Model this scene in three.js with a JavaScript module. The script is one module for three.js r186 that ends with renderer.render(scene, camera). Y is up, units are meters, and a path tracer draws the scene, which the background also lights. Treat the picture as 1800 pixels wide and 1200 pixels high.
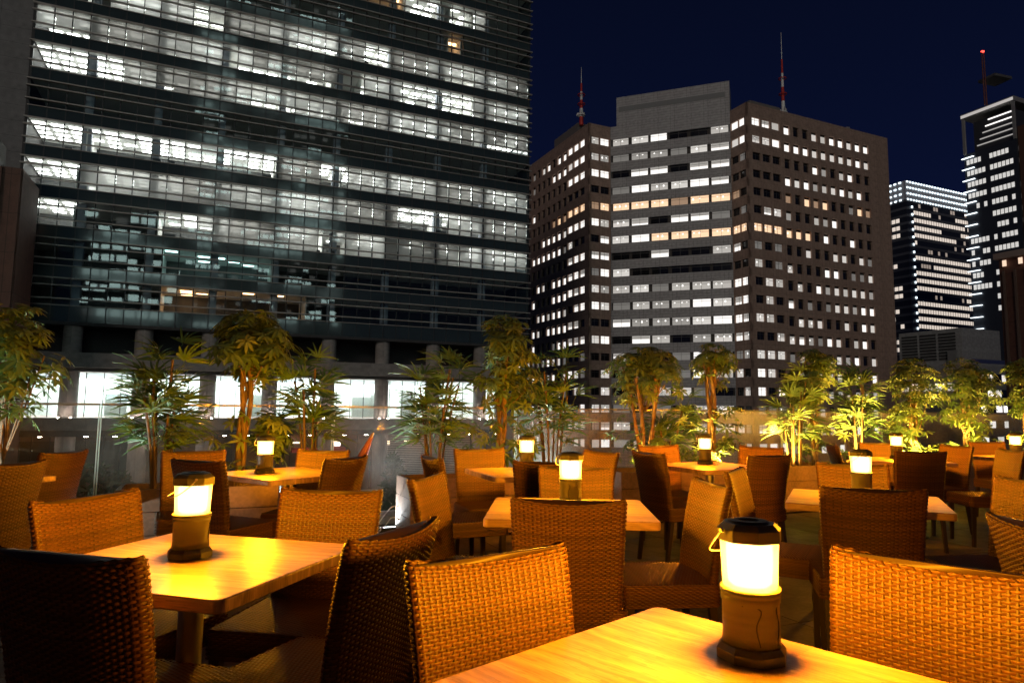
import * as THREE from 'three';
import { mergeGeometries } from 'three/addons/utils/BufferGeometryUtils.js';

// ---------------------------------------------------------------- camera, sky, sun, exposure
const scene = new THREE.Scene();
const EYE = 1.2, PITCH = 0.098, ROLL = 0.0109;
const camera = new THREE.PerspectiveCamera(2 * Math.atan(600 / 1180) * 180 / Math.PI, 1.5, 0.05, 3000);
{
  const f = new THREE.Vector3(0, Math.sin(PITCH), -Math.cos(PITCH)), r0 = new THREE.Vector3(1, 0, 0), u0 = new THREE.Vector3().crossVectors(r0, f);
  const r = r0.clone().multiplyScalar(Math.cos(ROLL)).addScaledVector(u0, Math.sin(ROLL)), u = u0.clone().multiplyScalar(Math.cos(ROLL)).addScaledVector(r0, -Math.sin(ROLL));
  camera.quaternion.setFromRotationMatrix(new THREE.Matrix4().makeBasis(r, u, f.clone().negate()));
  camera.position.set(0, EYE, 0);
}
const renderer = new THREE.WebGLRenderer({ antialias: true });
renderer.toneMapping = THREE.LinearToneMapping;
renderer.toneMappingExposure = 1.0;
renderer.shadowMap.enabled = true;
{ // night sky: deep blue, a little lighter towards the horizon all round
  const W = 64, H = 128, d = new Float32Array(W * H * 4);
  for (let y = 0; y < H; y++) {
    const up = Math.max(0, ((y + 0.5) / H - 0.5) * 2), t = Math.pow(1 - up, 3.4);
    for (let x = 0; x < W; x++) {
      const i = (y * W + x) * 4;
      d[i] = 0.0012 + 0.003 * t; d[i + 1] = 0.0022 + 0.0058 * t; d[i + 2] = 0.0068 + 0.034 * t; d[i + 3] = 1;
    }
  }
  const sky = new THREE.DataTexture(d, W, H, THREE.RGBAFormat, THREE.FloatType);
  sky.mapping = THREE.EquirectangularReflectionMapping; sky.magFilter = THREE.LinearFilter; sky.needsUpdate = true;
  scene.background = sky; scene.environment = sky;
}
const sun = new THREE.DirectionalLight(new THREE.Color(1, 0.86, 0.74), 0.42);   // the faint light of the night city
sun.position.set(-50, 60, 117); sun.target.position.set(0, 0, -60); sun.castShadow = true; sun.shadow.radius = 30;
Object.assign(sun.shadow.camera, { left: -150, right: 150, top: 120, bottom: -120, near: 1, far: 500 });
scene.add(sun, sun.target);

// ---------------------------------------------------------------- helpers
const rng = (s) => () => { s = (s + 0x6d2b79f5) | 0; let t = Math.imul(s ^ (s >>> 15), 1 | s); t = (t + Math.imul(t ^ (t >>> 7), 61 | t)) ^ t; return ((t ^ (t >>> 14)) >>> 0) / 4294967296; };
const R0 = rng(7);
const V = (x, y, z) => new THREE.Vector3(x, y, z);
const taken = new Map();
function numbered(n) { const k = taken.get(n) || 0; taken.set(n, k + 1); return k ? `${n}_${String(k).padStart(3, '0')}` : n; }
function tag(o, label, category, group, kind) { o.userData = { label, category }; if (group) o.userData.group = group; if (kind) o.userData.kind = kind; return o; }
function thing(name, label, category, pos = [0, 0, 0], turn = 0, group) {
  const o = new THREE.Group(); o.name = numbered(name); o.position.set(...pos); o.rotation.y = turn; scene.add(o);
  return tag(o, label, category, group);
}
function part(name, geo, m, parent, label) {
  const o = new THREE.Mesh(geo, m); o.name = name; o.castShadow = o.receiveShadow = true; parent.add(o);
  if (label) o.userData.label = label;
  return o;
}
function structure(name, geo, m) { const o = part(name, geo, m, scene); o.name = numbered(name); o.userData.kind = 'structure'; return o; }
// a box given by its limits, uv in metres
function bx(x0, x1, y0, y1, z0, z1) {
  const w = x1 - x0, h = y1 - y0, d = z1 - z0, g = new THREE.BoxGeometry(w, h, d), p = g.attributes.position, n = g.attributes.normal, uv = g.attributes.uv;
  g.translate((x0 + x1) / 2, (y0 + y1) / 2, (z0 + z1) / 2);
  for (let i = 0; i < p.count; i++) {
    if (Math.abs(n.getX(i)) > 0.5) uv.setXY(i, p.getZ(i), p.getY(i)); else if (Math.abs(n.getY(i)) > 0.5) uv.setXY(i, p.getX(i), p.getZ(i)); else uv.setXY(i, p.getX(i), p.getY(i));
  }
  return g;
}
const merge = (a) => a.length === 1 ? a[0] : mergeGeometries(a);
const cyl = (r0, r1, y0, y1, n = 20, x = 0, z = 0) => new THREE.CylinderGeometry(r1, r0, y1 - y0, n).translate(x, (y0 + y1) / 2, z);
const lathe = (pts, n = 32) => new THREE.LatheGeometry(pts.map(([r, y]) => new THREE.Vector2(r, y)), n);
const tube = (pts, r, n = 16, m = 6) => new THREE.TubeGeometry(new THREE.CatmullRomCurve3(pts.map((p) => V(...p))), n, r, m);
const col = (r, g, b) => new THREE.Color().setRGB(r, g, b);
const mat = (c, rough = 0.6, metal = 0, more = {}) => new THREE.MeshStandardMaterial({ color: col(...c), roughness: rough, metalness: metal, ...more });
const phys = (c, rough, more = {}) => new THREE.MeshPhysicalMaterial({ color: col(...c), roughness: rough, ...more });
const glow = (c, k, base = 0.5) => new THREE.MeshStandardMaterial({ color: col(base, base, base), roughness: 0.6, emissive: col(...c), emissiveIntensity: k });
function noise2(seed) {
  const r = rng(seed), T = Array.from({ length: 4096 }, () => r());
  const h = (x, y) => T[((x & 63) + ((y & 63) << 6)) & 4095];
  return (x, y) => { const ix = Math.floor(x), iy = Math.floor(y), a = x - ix, b = y - iy, s = a * a * (3 - 2 * a), t = b * b * (3 - 2 * b); return (h(ix, iy) * (1 - s) + h(ix + 1, iy) * s) * (1 - t) + (h(ix, iy + 1) * (1 - s) + h(ix + 1, iy + 1) * s) * t; };
}
function tex(w, h, fn, srgb = true, rep = [1, 1]) {
  const d = new Uint8Array(w * h * 4);
  for (let y = 0; y < h; y++) for (let x = 0; x < w; x++) { const c = fn(x / w, y / h), i = (y * w + x) * 4; d[i] = c[0]; d[i + 1] = c[1]; d[i + 2] = c[2]; d[i + 3] = c.length > 3 ? c[3] : 255; }
  const t = new THREE.DataTexture(d, w, h); t.wrapS = t.wrapT = THREE.RepeatWrapping; t.magFilter = THREE.LinearFilter; t.minFilter = THREE.LinearMipmapLinearFilter; t.generateMipmaps = true;
  if (srgb) t.colorSpace = THREE.SRGBColorSpace;
  t.repeat.set(...rep); t.needsUpdate = true; return t;
}
const THETA = Math.atan(0.455), GC = Math.cos(THETA), GS = Math.sin(THETA);      // the street grid: rail, towers and podium share it
const grid = (ox, oz, x, z) => [ox + x * GC + z * GS, oz - x * GS + z * GC];

// ---------------------------------------------------------------- materials
const nA = noise2(11), nB = noise2(12), nC = noise2(13);
const woodMap = tex(1024, 1024, (u, v) => {
  const wob = nA(u * 4, v * 10) * 1.6 + nB(u * 12, v * 40) * 0.25, g = nC(u * 6 + wob * 0.3, v * 64 + wob * 5), f = nB(u * 24, v * 64 * 4), band = nA(u * 2, v * 16 + 3);
  const k = 0.74 + 0.27 * g + 0.12 * (f - 0.5) + 0.2 * (band - 0.5), pore = (nC(u * 40, v * 384) > 0.8 ? 0.86 : 1);
  return [Math.min(255, 206 * k * pore), Math.min(255, 168 * k * pore), Math.min(255, 124 * k * pore)];
});
const woodBump = tex(512, 512, (u, v) => { const g = nC(u * 40, v * 384) * 0.6 + nB(u * 24, v * 256) * 0.4, c = 255 * g; return [c, c, c]; }, false);
const M = {
  wood: new THREE.MeshPhysicalMaterial({ map: woodMap, roughness: 0.28, bumpMap: woodBump, bumpScale: 0.0002, clearcoat: 0.5, clearcoatRoughness: 0.14 }),
  steel: mat([0.42, 0.42, 0.43], 0.32, 0.9), darkSteel: mat([0.03, 0.028, 0.026], 0.45, 0.4),
  weave: new THREE.MeshPhysicalMaterial({ vertexColors: true, roughness: 0.46, specularIntensity: 0.6 }),
  leg: mat([0.03, 0.02, 0.014], 0.4),
  body: mat([0.085, 0.088, 0.05], 0.42), rubber: mat([0.05, 0.052, 0.036], 0.5), seam: mat([0.012, 0.012, 0.01], 0.7), wire: mat([0.5, 0.48, 0.44], 0.3, 0.9),
  globe: phys([1, 0.84, 0.48], 0.7, { transmission: 0.85, thickness: 0, emissive: col(1.6, 0.95, 0.06), emissiveIntensity: 1, side: THREE.DoubleSide }),
  tube: glow([1, 0.72, 0.36], 9),
  soil: mat([0.02, 0.014, 0.01], 0.95),
};

// ---------------------------------------------------------------- terrace
const RAIL = [0, -7.6];
const rail = (x, z) => grid(RAIL[0], RAIL[1], x, z);
{
  const stone = (a) => { const n1 = noise2(a), n2 = noise2(a + 1); return tex(256, 256, (u, v) => { const k = 0.84 + 0.22 * (n1(u * 8, v * 8) - 0.5) + 0.16 * (n2(u * 64, v * 64) - 0.5) - (n1(u * 3 + 9, v * 3) > 0.78 ? 0.08 : 0); return [150 * k, 140 * k, 128 * k]; }); };
  const tones = [31, 41, 51].map((a, i) => new THREE.MeshStandardMaterial({ map: stone(a), roughness: 0.55 + i * 0.05, color: col(0.62 - 0.05 * i, 0.6 - 0.05 * i, 0.58 - 0.05 * i) }));
  const floor = new THREE.Group(); floor.name = 'terrace_floor'; floor.userData = { kind: 'structure' }; scene.add(floor);
  floor.position.set(RAIL[0], 0, RAIL[1]); floor.rotation.y = THETA;
  part('slab', bx(-9.5, 14.5, -0.45, -0.012, 0.0, 10.4), mat([0.05, 0.048, 0.045], 0.9), floor);
  const S = 0.8, g = bx(-S / 2 + 0.004, S / 2 - 0.004, -0.05, 0, -S / 2 + 0.004, S / 2 - 0.004), r = rng(5);
  for (let i = -11; i < 17; i++) for (let j = 0; j < 13; j++) {
    const t = part('floor_tile', g, tones[(r() * 3) | 0], floor); t.position.set(i * S + S / 2, -0.004 * r() * 0.4, j * S + S / 2);
  }
  part('kerb', bx(-9.5, 14.5, -0.01, 0.07, -0.16, -0.005), mat([0.3, 0.29, 0.28], 0.7), floor);
  const wall = structure('restaurant_wall', bx(-16, 16, -0.4, 9, 0, 1.2), mat([0.25, 0.22, 0.2], 0.85)); wall.position.set(0, 0, 3.6); wall.rotation.y = 0;
  const low = structure('terrace_block', bx(-9.4, 14.4, -12.8, -0.46, 0.1, 24), mat([0.2, 0.19, 0.18], 0.85)); low.position.set(RAIL[0], 0, RAIL[1]); low.rotation.y = THETA;
}
// glass balustrade, 2.04 m panels
{
  const film2 = (q) => tex(512, 512, (u, v) => { const a = q * (14 + 14 * nA(u * 6, v * 6)) + 14 * nB(u * 60, v * 60) + (nC(u * 200, v * 200) > 0.9 ? 30 : 0) + (nB(u * 50, v * 2.5) > 0.78 ? 8 : 0); return [200, 196, 190, a]; });
  const gm = phys([0.96, 0.98, 0.97], 0.03, { transmission: 1, thickness: 0, ior: 1.5, side: THREE.DoubleSide });
  const dms = [0.9, 3.0].map((q) => new THREE.MeshStandardMaterial({ map: film2(q), transparent: true, roughness: 0.9, side: THREE.DoubleSide }));
  const edge = phys([0.72, 0.86, 0.82], 0.35, { transmission: 0.3, thickness: 0 });
  const W = 2.04, glass = new THREE.PlaneGeometry(W - 0.03, 1.10), film = new THREE.PlaneGeometry(W - 0.04, 1.09);
  { const uv = film.attributes.uv; for (let i = 0; i < uv.count; i++) uv.setXY(i, uv.getX(i) * 2, uv.getY(i) * 1.09); }
  const where = ['left of the frame behind the tall schefflera', 'behind the leftmost lady palm', 'behind the braided schefflera left of centre', 'behind the coiled cable post', 'behind the tallest schefflera', 'behind the multi-trunk schefflera', 'behind the slim schefflera right of centre', 'behind the brightly lit palm', 'behind the two bushy scheffleras', 'behind the last schefflera on the right', 'at the far right end of the rail'];
  for (let i = 0; i < 9; i++) {
    const x = 0.09 + (i - 3) * W, [px, pz] = rail(x + W / 2, -0.08);
    const t = thing('glass_panel', `clear dusty glass balustrade panel ${where[i]}`, 'glass panel', [px, 0.07, pz], THETA, 'glass panels of the balustrade');
    part('pane', glass, gm, t).position.y = 0.56;
    part('dust_film', film, dms[i > 2 ? 1 : 0], t).position.set(0, 0.56, 0.006);
    part('top_rail', bx(-W / 2 + 0.004, W / 2 - 0.004, 1.108, 1.128, -0.016, 0.016), M.steel, t);
    part('glass_edge', bx(-W / 2 + 0.004, -W / 2 + 0.014, 0.01, 1.106, -0.008, 0.008), edge, t);
    part('glass_edge', bx(W / 2 - 0.014, W / 2 - 0.004, 0.01, 1.106, -0.008, 0.008), edge, t);
    part('base_channel', bx(-W / 2 + 0.004, W / 2 - 0.004, 0.001, 0.05, -0.03, 0.03), M.steel, t);
  }
}

// ---------------------------------------------------------------- planters
{
  const tx = tex(256, 256, (u, v) => { const k = 0.86 + 0.2 * (nA(u * 6, v * 6) - 0.5) + 0.16 * (nB(u * 60, v * 60) - 0.5); return [150 * k, 122 * k, 104 * k]; });
  const pm = new THREE.MeshStandardMaterial({ map: tx, roughness: 0.6, color: col(0.8, 0.78, 0.76) });
  const planters = [[-5.6, -3.92, 'pale box planter at the left edge under the tall schefflera'], [-3.31, -1.75, 'box planter holding the leftmost lady palm and the braided schefflera'], [-1.02, 0.98, 'box planter with a white-lit end beside the coiled cable post'],
    [1.2, 3.05, 'box planter of the multi-trunk schefflera behind the centre tables'], [3.45, 5.4, 'box planter of the brightly yellow-lit plants on the right'], [5.62, 7.9, 'box planter of the two bushy scheffleras far right'], [8.05, 9.7, 'box planter of the last schefflera at the right edge']];
  for (const [a, b, label] of planters) {
    const [px, pz] = rail((a + b) / 2 - 0.42, 0.78), t = thing('planter', label, 'planter', [px, 0, pz], THETA, 'box planters along the glass rail'), w = b - a, D = 0.25;
    for (let i = 0; i < 3; i++) {
      const y0 = 0.03 + i * 0.174, y1 = y0 + 0.168;
      part('board', bx(-w / 2, w / 2, y0, y1, D - 0.03, D), pm, t); part('board', bx(-w / 2, w / 2, y0, y1, -D, -D + 0.03), pm, t);
      part('board', bx(-w / 2, -w / 2 + 0.03, y0, y1, -D + 0.031, D - 0.031), pm, t); part('board', bx(w / 2 - 0.03, w / 2, y0, y1, -D + 0.031, D - 0.031), pm, t);
    }
    part('liner', bx(-w / 2 + 0.032, w / 2 - 0.032, 0.0, 0.45, -D + 0.034, D - 0.034), mat([0.02, 0.02, 0.02], 0.9), t);
    part('soil', bx(-w / 2 + 0.036, w / 2 - 0.036, 0.451, 0.5, -D + 0.037, D - 0.037), M.soil, t);
  }
}

// ---------------------------------------------------------------- tables
function roundedRect(w, d, r) {
  const s = new THREE.Shape(), a = w / 2, b = d / 2;
  s.moveTo(-a + r, -b); s.lineTo(a - r, -b); s.quadraticCurveTo(a, -b, a, -b + r); s.lineTo(a, b - r); s.quadraticCurveTo(a, b, a - r, b); s.lineTo(-a + r, b); s.quadraticCurveTo(-a, b, -a, b - r); s.lineTo(-a, -b + r); s.quadraticCurveTo(-a, -b, -a + r, -b);
  return s;
}
const topGeo = (() => {
  const g = new THREE.ExtrudeGeometry(roundedRect(0.738, 0.688, 0.022), { depth: 0.024, bevelEnabled: true, bevelThickness: 0.006, bevelSize: 0.006, bevelSegments: 3, curveSegments: 6 });
  const p = g.attributes.position, n = g.attributes.normal, uv = g.attributes.uv;
  for (let i = 0; i < p.count; i++) Math.abs(n.getZ(i)) > 0.6 ? uv.setXY(i, p.getX(i), p.getY(i)) : Math.abs(n.getX(i)) > 0.6 ? uv.setXY(i, p.getZ(i) + 0.3, p.getY(i)) : uv.setXY(i, p.getX(i), p.getZ(i) * 1.5 + 0.6);
  g.rotateX(-Math.PI / 2); g.translate(0, 0.73 - 0.030, 0); return g;
})();
const TABLE = {};
const tableGroup = 'square wooden terrace tables';
function table(key, x, z, rot, label) {
  const t = thing('wooden_table', label, 'table', [x, 0, z], -rot * Math.PI / 180, tableGroup); TABLE[key] = [x, z];
  const top = part('tabletop', topGeo, M.wood, t); if ('BDGI'.includes(key)) top.rotation.y = Math.PI;
  part('pole', cyl(0.036, 0.036, 0.02, 0.675, 24), M.steel, t);
  part('mount_plate', bx(-0.16, 0.16, 0.676, 0.691, -0.16, 0.16), M.darkSteel, t);
  part('base', merge([cyl(0.21, 0.2, 0.002, 0.014, 40), lathe([[0.2, 0.0145], [0.06, 0.024], [0.045, 0.05], [0.037, 0.06]], 32)]), M.darkSteel, t);
}
table('A', 0.36, -1.157, 46.5, 'nearest table, cut by the bottom edge of the photo, biggest lantern on it');
table('B', -0.964, -2.105, 15.4, 'table at front left with a bright reflection of its lantern on the top');
table('C', 0.278, -3.226, 3.2, 'table in the middle with one chair back covering its front edge');
table('D', 1.9, -3.66, 26, 'table right of centre half hidden behind a dark chair back');
table('E', -1.574, -4.743, 38, 'table at left standing before the braided schefflera');
table('F', 0.12, -5.05, -22, 'table behind the middle table, its left corner pointing out');
table('G', 1.683, -5.75, -27, 'table before the slim schefflera with a red-lit chair behind it');
table('H', 3.85, -6.7, 12, 'table at right hidden behind a wide dark chair back');
table('I', 5.45, -7.25, -20, 'table cut by the right edge of the photo');
table('J', -3.42, -4.25, 24, 'table at the left edge, only a corner shows between two chairs');

// ---------------------------------------------------------------- lanterns
const lanternProto = (() => {
  const t = new THREE.Group();
  const oct = (r, y0, y1, r2 = r) => { const g = new THREE.CylinderGeometry(r2, r, y1 - y0, 8); g.rotateY(Math.PI / 8); g.translate(0, (y0 + y1) / 2, 0); return g.toNonIndexed(); };
  const foot = mergeGeometries([oct(0.066, 0, 0.018), oct(0.066, 0.018, 0.028, 0.058)]); foot.computeVertexNormals();
  part('foot', foot, M.rubber, t);
  const body = part('body', lathe([[0.0, 0.028], [0.054, 0.029], [0.052, 0.05], [0.0525, 0.06], [0.0515, 0.062], [0.0525, 0.064], [0.0525, 0.074], [0.0515, 0.076], [0.0525, 0.078], [0.0525, 0.088], [0.0515, 0.09], [0.0525, 0.092], [0.0525, 0.104], [0.0545, 0.108], [0.0545, 0.116], [0.052, 0.119], [0.056, 0.122], [0.056, 0.132], [0.0, 0.133]], 48), M.body, t);
  for (const s of [-1, 1]) part('seam', tube([[s * 0.045, 0.106, 0.03], [s * 0.018, 0.1, 0.0512], [s * 0.026, 0.07, 0.0475], [s * 0.02, 0.035, 0.0502]].map(([x, y, z]) => { const k = 0.0532 / Math.hypot(x, z); return [x * k, y, z * k]; }), 0.0011, 20, 5), M.seam, body);
  part('globe', lathe([[0.0505, 0.134], [0.0515, 0.16], [0.053, 0.19], [0.0545, 0.2195]], 40), M.globe, t);
  part('light_tube', merge([lathe([[0, 0.1345], [0.033, 0.135], [0.040, 0.141], [0.042, 0.175], [0.043, 0.21], [0.037, 0.2185], [0, 0.219]], 32)]), M.tube, t);
  const cap = mergeGeometries([oct(0.062, 0.22, 0.242, 0.062), oct(0.062, 0.242, 0.253, 0.05)]); cap.computeVertexNormals();
  part('cap', cap, M.body, t);
  part('cap_ring', lathe([[0.018, 0.2535], [0.02, 0.257], [0.036, 0.257], [0.039, 0.2535]], 32), M.rubber, t);
  const h = part('handle', merge([tube([[-0.064, 0.24, 0], [-0.068, 0.225, 0.012], [-0.058, 0.196, 0.046], [0, 0.186, 0.071], [0.058, 0.196, 0.046], [0.068, 0.225, 0.012], [0.064, 0.24, 0]], 0.0017, 40, 6), cyl(0.004, 0.004, -0.003, 0.003, 10).rotateZ(Math.PI / 2).translate(0.064, 0.24, 0), cyl(0.004, 0.004, -0.003, 0.003, 10).rotateZ(Math.PI / 2).translate(-0.064, 0.24, 0)]), M.wire, t);
  h.rotation.y = Math.PI;
  return t;
})();
function lantern(x, z, turn, warm, power, label) {
  const o = lanternProto.clone(); o.name = numbered('lantern'); o.position.set(x, 0.7305, z); o.rotation.y = turn; scene.add(o);
  tag(o, label, 'lantern', 'glowing camping lanterns on the tables');
  const l = new THREE.PointLight(col(1, 0.33 * warm, 0.005 * warm), power * 2.6, 0, 2); l.position.set(0, 0.168, 0); l.castShadow = true; l.shadow.radius = 2.6; o.add(l);
  return o;
}
lantern(0.465, -1.335, 0.35, 0.98, 3.9, 'biggest glowing lantern, on the nearest table');
lantern(-0.991, -2.134, 2.1, 1.05, 2.7, 'glowing lantern on the front left table');
lantern(0.291, -3.3, 0.2, 1.1, 3.2, 'glowing lantern on the middle table');
lantern(1.96, -3.8, 1.2, 1.05, 3.0, 'glowing lantern behind the wide dark chair right of centre');
lantern(-1.70, -4.70, 0.8, 1.1, 3.0, 'glowing lantern before the braided schefflera at left');
lantern(0.122, -5.2, 0.5, 1.05, 3.0, 'glowing lantern on the table behind the middle one');
lantern(1.69, -5.9, 2.6, 0.76, 4.4, 'glowing lantern before the slim schefflera');
lantern(3.90, -6.85, 0.9, 1.05, 4.4, 'glowing lantern beside the two bushy scheffleras');
lantern(5.44, -7.3, 0.1, 1.05, 4.2, 'glowing lantern cut by the right edge of the photo');

// ---------------------------------------------------------------- woven chairs
// strands run round the part and bulge over and under the upright ribs
function weaver() {
  const pos = [], idx = [], clr = [];
  return {
    strip(pts, nrm, across, half, bulge, closed, c) {
      const b = pos.length / 3, n = pts.length;
      for (let i = 0; i < n; i++) {
        const p = pts[i], N = nrm[i], A = across[i];
        for (const k of [-1, 0, 1]) { pos.push(p.x + A.x * half * k + N.x * (k ? 0 : bulge), p.y + A.y * half * k + N.y * (k ? 0 : bulge), p.z + A.z * half * k + N.z * (k ? 0 : bulge)); clr.push(c[0], c[1], c[2]); }
      }
      const e = closed ? n : n - 1;
      for (let i = 0; i < e; i++) { const a = b + i * 3, d = b + ((i + 1) % n) * 3; for (let k = 0; k < 2; k++) idx.push(a + k, d + k, d + k + 1, a + k, d + k + 1, a + k + 1); }
    },
    grid(rows, c, capTop) {
      const b = pos.length / 3, n = rows[0].length;
      for (const r of rows) for (const p of r) { pos.push(p.x, p.y, p.z); clr.push(c[0], c[1], c[2]); }
      for (let j = 0; j < rows.length - 1; j++) for (let i = 0; i < n; i++) { const a = b + j * n + i, d = b + j * n + (i + 1) % n; idx.push(a, d, d + n, a, d + n, a + n); }
      if (capTop) { const t = b + (rows.length - 1) * n; for (let i = 1; i < n - 1; i++) idx.push(t, t + i, t + i + 1); }
    },
    build() {
      const g = new THREE.BufferGeometry(); g.setAttribute('position', new THREE.Float32BufferAttribute(pos, 3)); g.setAttribute('color', new THREE.Float32BufferAttribute(clr, 3)); g.setIndex(idx); g.computeVertexNormals(); return g;
    },
  };
}
const STRAW = [0.08, 0.034, 0.011], CORE = [0.03, 0.016, 0.008];
function backLoop(v, n, grow = 0) {                      // one closed line round the backrest at height v in 0..1
  const HT = 0.019, H = 0.50, y = 0.345 + v * H, top = 0.345 + H, t = Math.max(0, (y - (top - HT)) / HT), ht = HT * Math.sqrt(Math.max(0.02, 1 - t * t)) + grow;
  const hw = 0.196 + 0.022 * v - (t > 0 ? 0.006 * t * t : 0) + grow, zc = -0.198 - 0.062 * v - 0.03 * v * v * v, pts = [], nrm = [];
  const flat = 2 * (hw - ht), arc = Math.PI * ht, L = 2 * (flat + arc);
  for (let i = 0; i < n; i++) {
    let s = (i / n) * L, x, z, nx, nz;
    if (s < flat) { x = -hw + ht + s; z = ht; nx = 0; nz = 1; }
    else if ((s -= flat) < arc) { const a = s / ht; nx = Math.sin(a); nz = Math.cos(a); x = hw - ht + ht * nx; z = ht * nz; }
    else if ((s -= arc) < flat) { x = hw - ht - s; z = -ht; nx = 0; nz = -1; }
    else { const a = (s - flat) / ht; nx = -Math.sin(a); nz = -Math.cos(a); x = -hw + ht + ht * nx; z = ht * nz; }
    const q = x / hw;
    pts.push(V(x, y + 0.022 * q * q * v * v, zc + z + 0.03 * q * q)); nrm.push(V(nx, t * 0.9, nz).normalize());
  }
  return { pts, nrm };
}
function rectLoop(hw, hd, r, y, n) {
  const s = roundedRect(hw * 2, hd * 2, r), p = s.getSpacedPoints(n).slice(0, n), pts = [], nrm = [];
  for (let i = 0; i < n; i++) { const a = p[i], b = p[(i + 1) % n], c = p[(i + n - 1) % n], tx = b.x - c.x, ty = b.y - c.y, l = Math.hypot(tx, ty); pts.push(V(a.x, y, a.y)); nrm.push(V(ty / l, 0, -tx / l)); }
  return { pts, nrm };
}
function makeChair(pitch, rib, seed, ribs) {
  const r = rng(seed), up = V(0, 1, 0), t = new THREE.Group(), amp = 0.0027;
  const tone = () => { const k = 0.68 + 0.64 * r(); return STRAW.map((c, i) => c * k * (i ? 1 : 1 + 0.06 * (r() - 0.5))); };
  { // backrest
    const w = weaver(), per = Math.round((0.91 / rib) / 2) * 2, n = per * 2, rows = Math.round(0.5 / pitch);
    for (let j = 0; j < rows; j++) {
      const { pts, nrm } = backLoop((j + 0.5) / rows, n), c = tone(), across = pts.map(() => up);
      for (let i = 0; i < n; i++) pts[i].addScaledVector(nrm[i], amp * Math.cos(Math.PI * (i / 2 + j)) + (r() - 0.5) * 0.0004);
      w.strip(pts, nrm, across, pitch * 0.46, pitch * 0.2, true, c);
    }
    if (ribs) for (let i = 0; i < n; i += 2) {           // upright ribs, over where the strand goes under
      const pts = [], ns = [], ac = [], c = tone().map((q) => q * 0.6);
      for (let j = 0; j < rows; j++) { const L = backLoop((j + 0.5) / rows, n), p = L.pts[i], N = L.nrm[i], d = L.pts[(i + 1) % n].clone().sub(L.pts[(i + n - 1) % n]).normalize(); pts.push(p.addScaledVector(N, -amp * 0.5 * Math.cos(Math.PI * (i / 2 + j)))); ns.push(N); ac.push(d.negate()); }
      w.strip(pts, ns, ac, 0.0032, 0.0012, false, c);
    }
    const core = []; for (let j = 0; j <= 12; j++) core.push(backLoop(j / 12 * 0.985, 64, -0.0025).pts); w.grid(core, CORE, true);
    part('backrest', w.build(), M.weave, t);
  }
  { // seat: woven apron and woven top
    const w = weaver(), n = Math.round((1.74 / rib) / 2) * 4, rows = Math.round(0.095 / pitch);
    for (let j = 0; j < rows; j++) {
      const k = Math.max(0, (j - rows + 3.2) / 3), inset = 0.008 * k * k, { pts, nrm } = rectLoop(0.222 - inset, 0.217 - inset, 0.032, 0.352 + (j + 0.5) * 0.095 / rows, n), c = tone();
      for (let i = 0; i < n; i++) { pts[i].addScaledVector(nrm[i], amp * Math.cos(Math.PI * (i / 2 + j))); pts[i].z += 0.01; }
      w.strip(pts, nrm, pts.map(() => up), pitch * 0.49, pitch * 0.2, true, c);
    }
    const c0 = rectLoop(0.2185, 0.2135, 0.032, 0.35, 48).pts, c1 = rectLoop(0.2185, 0.2135, 0.032, 0.438, 48).pts, c2 = rectLoop(0.21, 0.205, 0.03, 0.4435, 48).pts; [c0, c1, c2].forEach((c) => c.forEach((p) => { p.z += 0.01; })); w.grid([c0, c1, c2], CORE, true);
    part('seat_frame', w.build(), M.weave, t);
    const s = weaver(), cols = Math.round(0.43 / rib) * 2, lines = Math.round(0.42 / pitch);
    for (let j = 0; j < lines; j++) {
      const z = -0.2 + 0.42 * (j + 0.5) / lines, pts = [], c = tone(), zz = (z - 0.01) / 0.21;
      for (let i = 0; i <= cols; i++) { const x = -0.214 + 0.428 * i / cols, q = x / 0.214; pts.push(V(x, 0.4475 + 0.007 * (1 - q * q) * (1 - zz * zz) - 0.004 * Math.pow(Math.abs(q), 12) + amp * 0.9 * Math.cos(Math.PI * (i / 2 + j)), z)); }
      s.strip(pts, pts.map(() => up), pts.map(() => V(0, 0, -1)), pitch * 0.49, pitch * 0.2, false, c);
    }
    part('seat', s.build(), M.weave, t);
  }
  for (const [x, z, dz] of [[-0.19, 0.19, 0.012], [0.19, 0.19, 0.012], [-0.185, -0.175, -0.05], [0.185, -0.175, -0.05]]) {
    const g = bx(-0.016, 0.016, 0, 0.352, -0.016, 0.016), p = g.attributes.position;
    for (let i = 0; i < p.count; i++) { const k = 1 - p.getY(i) / 0.352; p.setXYZ(i, p.getX(i) * (1 - 0.22 * k), p.getY(i), p.getZ(i) * (1 - 0.22 * k) + dz * k); }
    g.computeVertexNormals(); const l = part('leg', g, M.leg, t); l.position.set(x, 0, z);
  }
  return t;
}
const chairNear = makeChair(0.0072, 0.0165, 3, true), chairFar = makeChair(0.0094, 0.021, 4, true);
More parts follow.
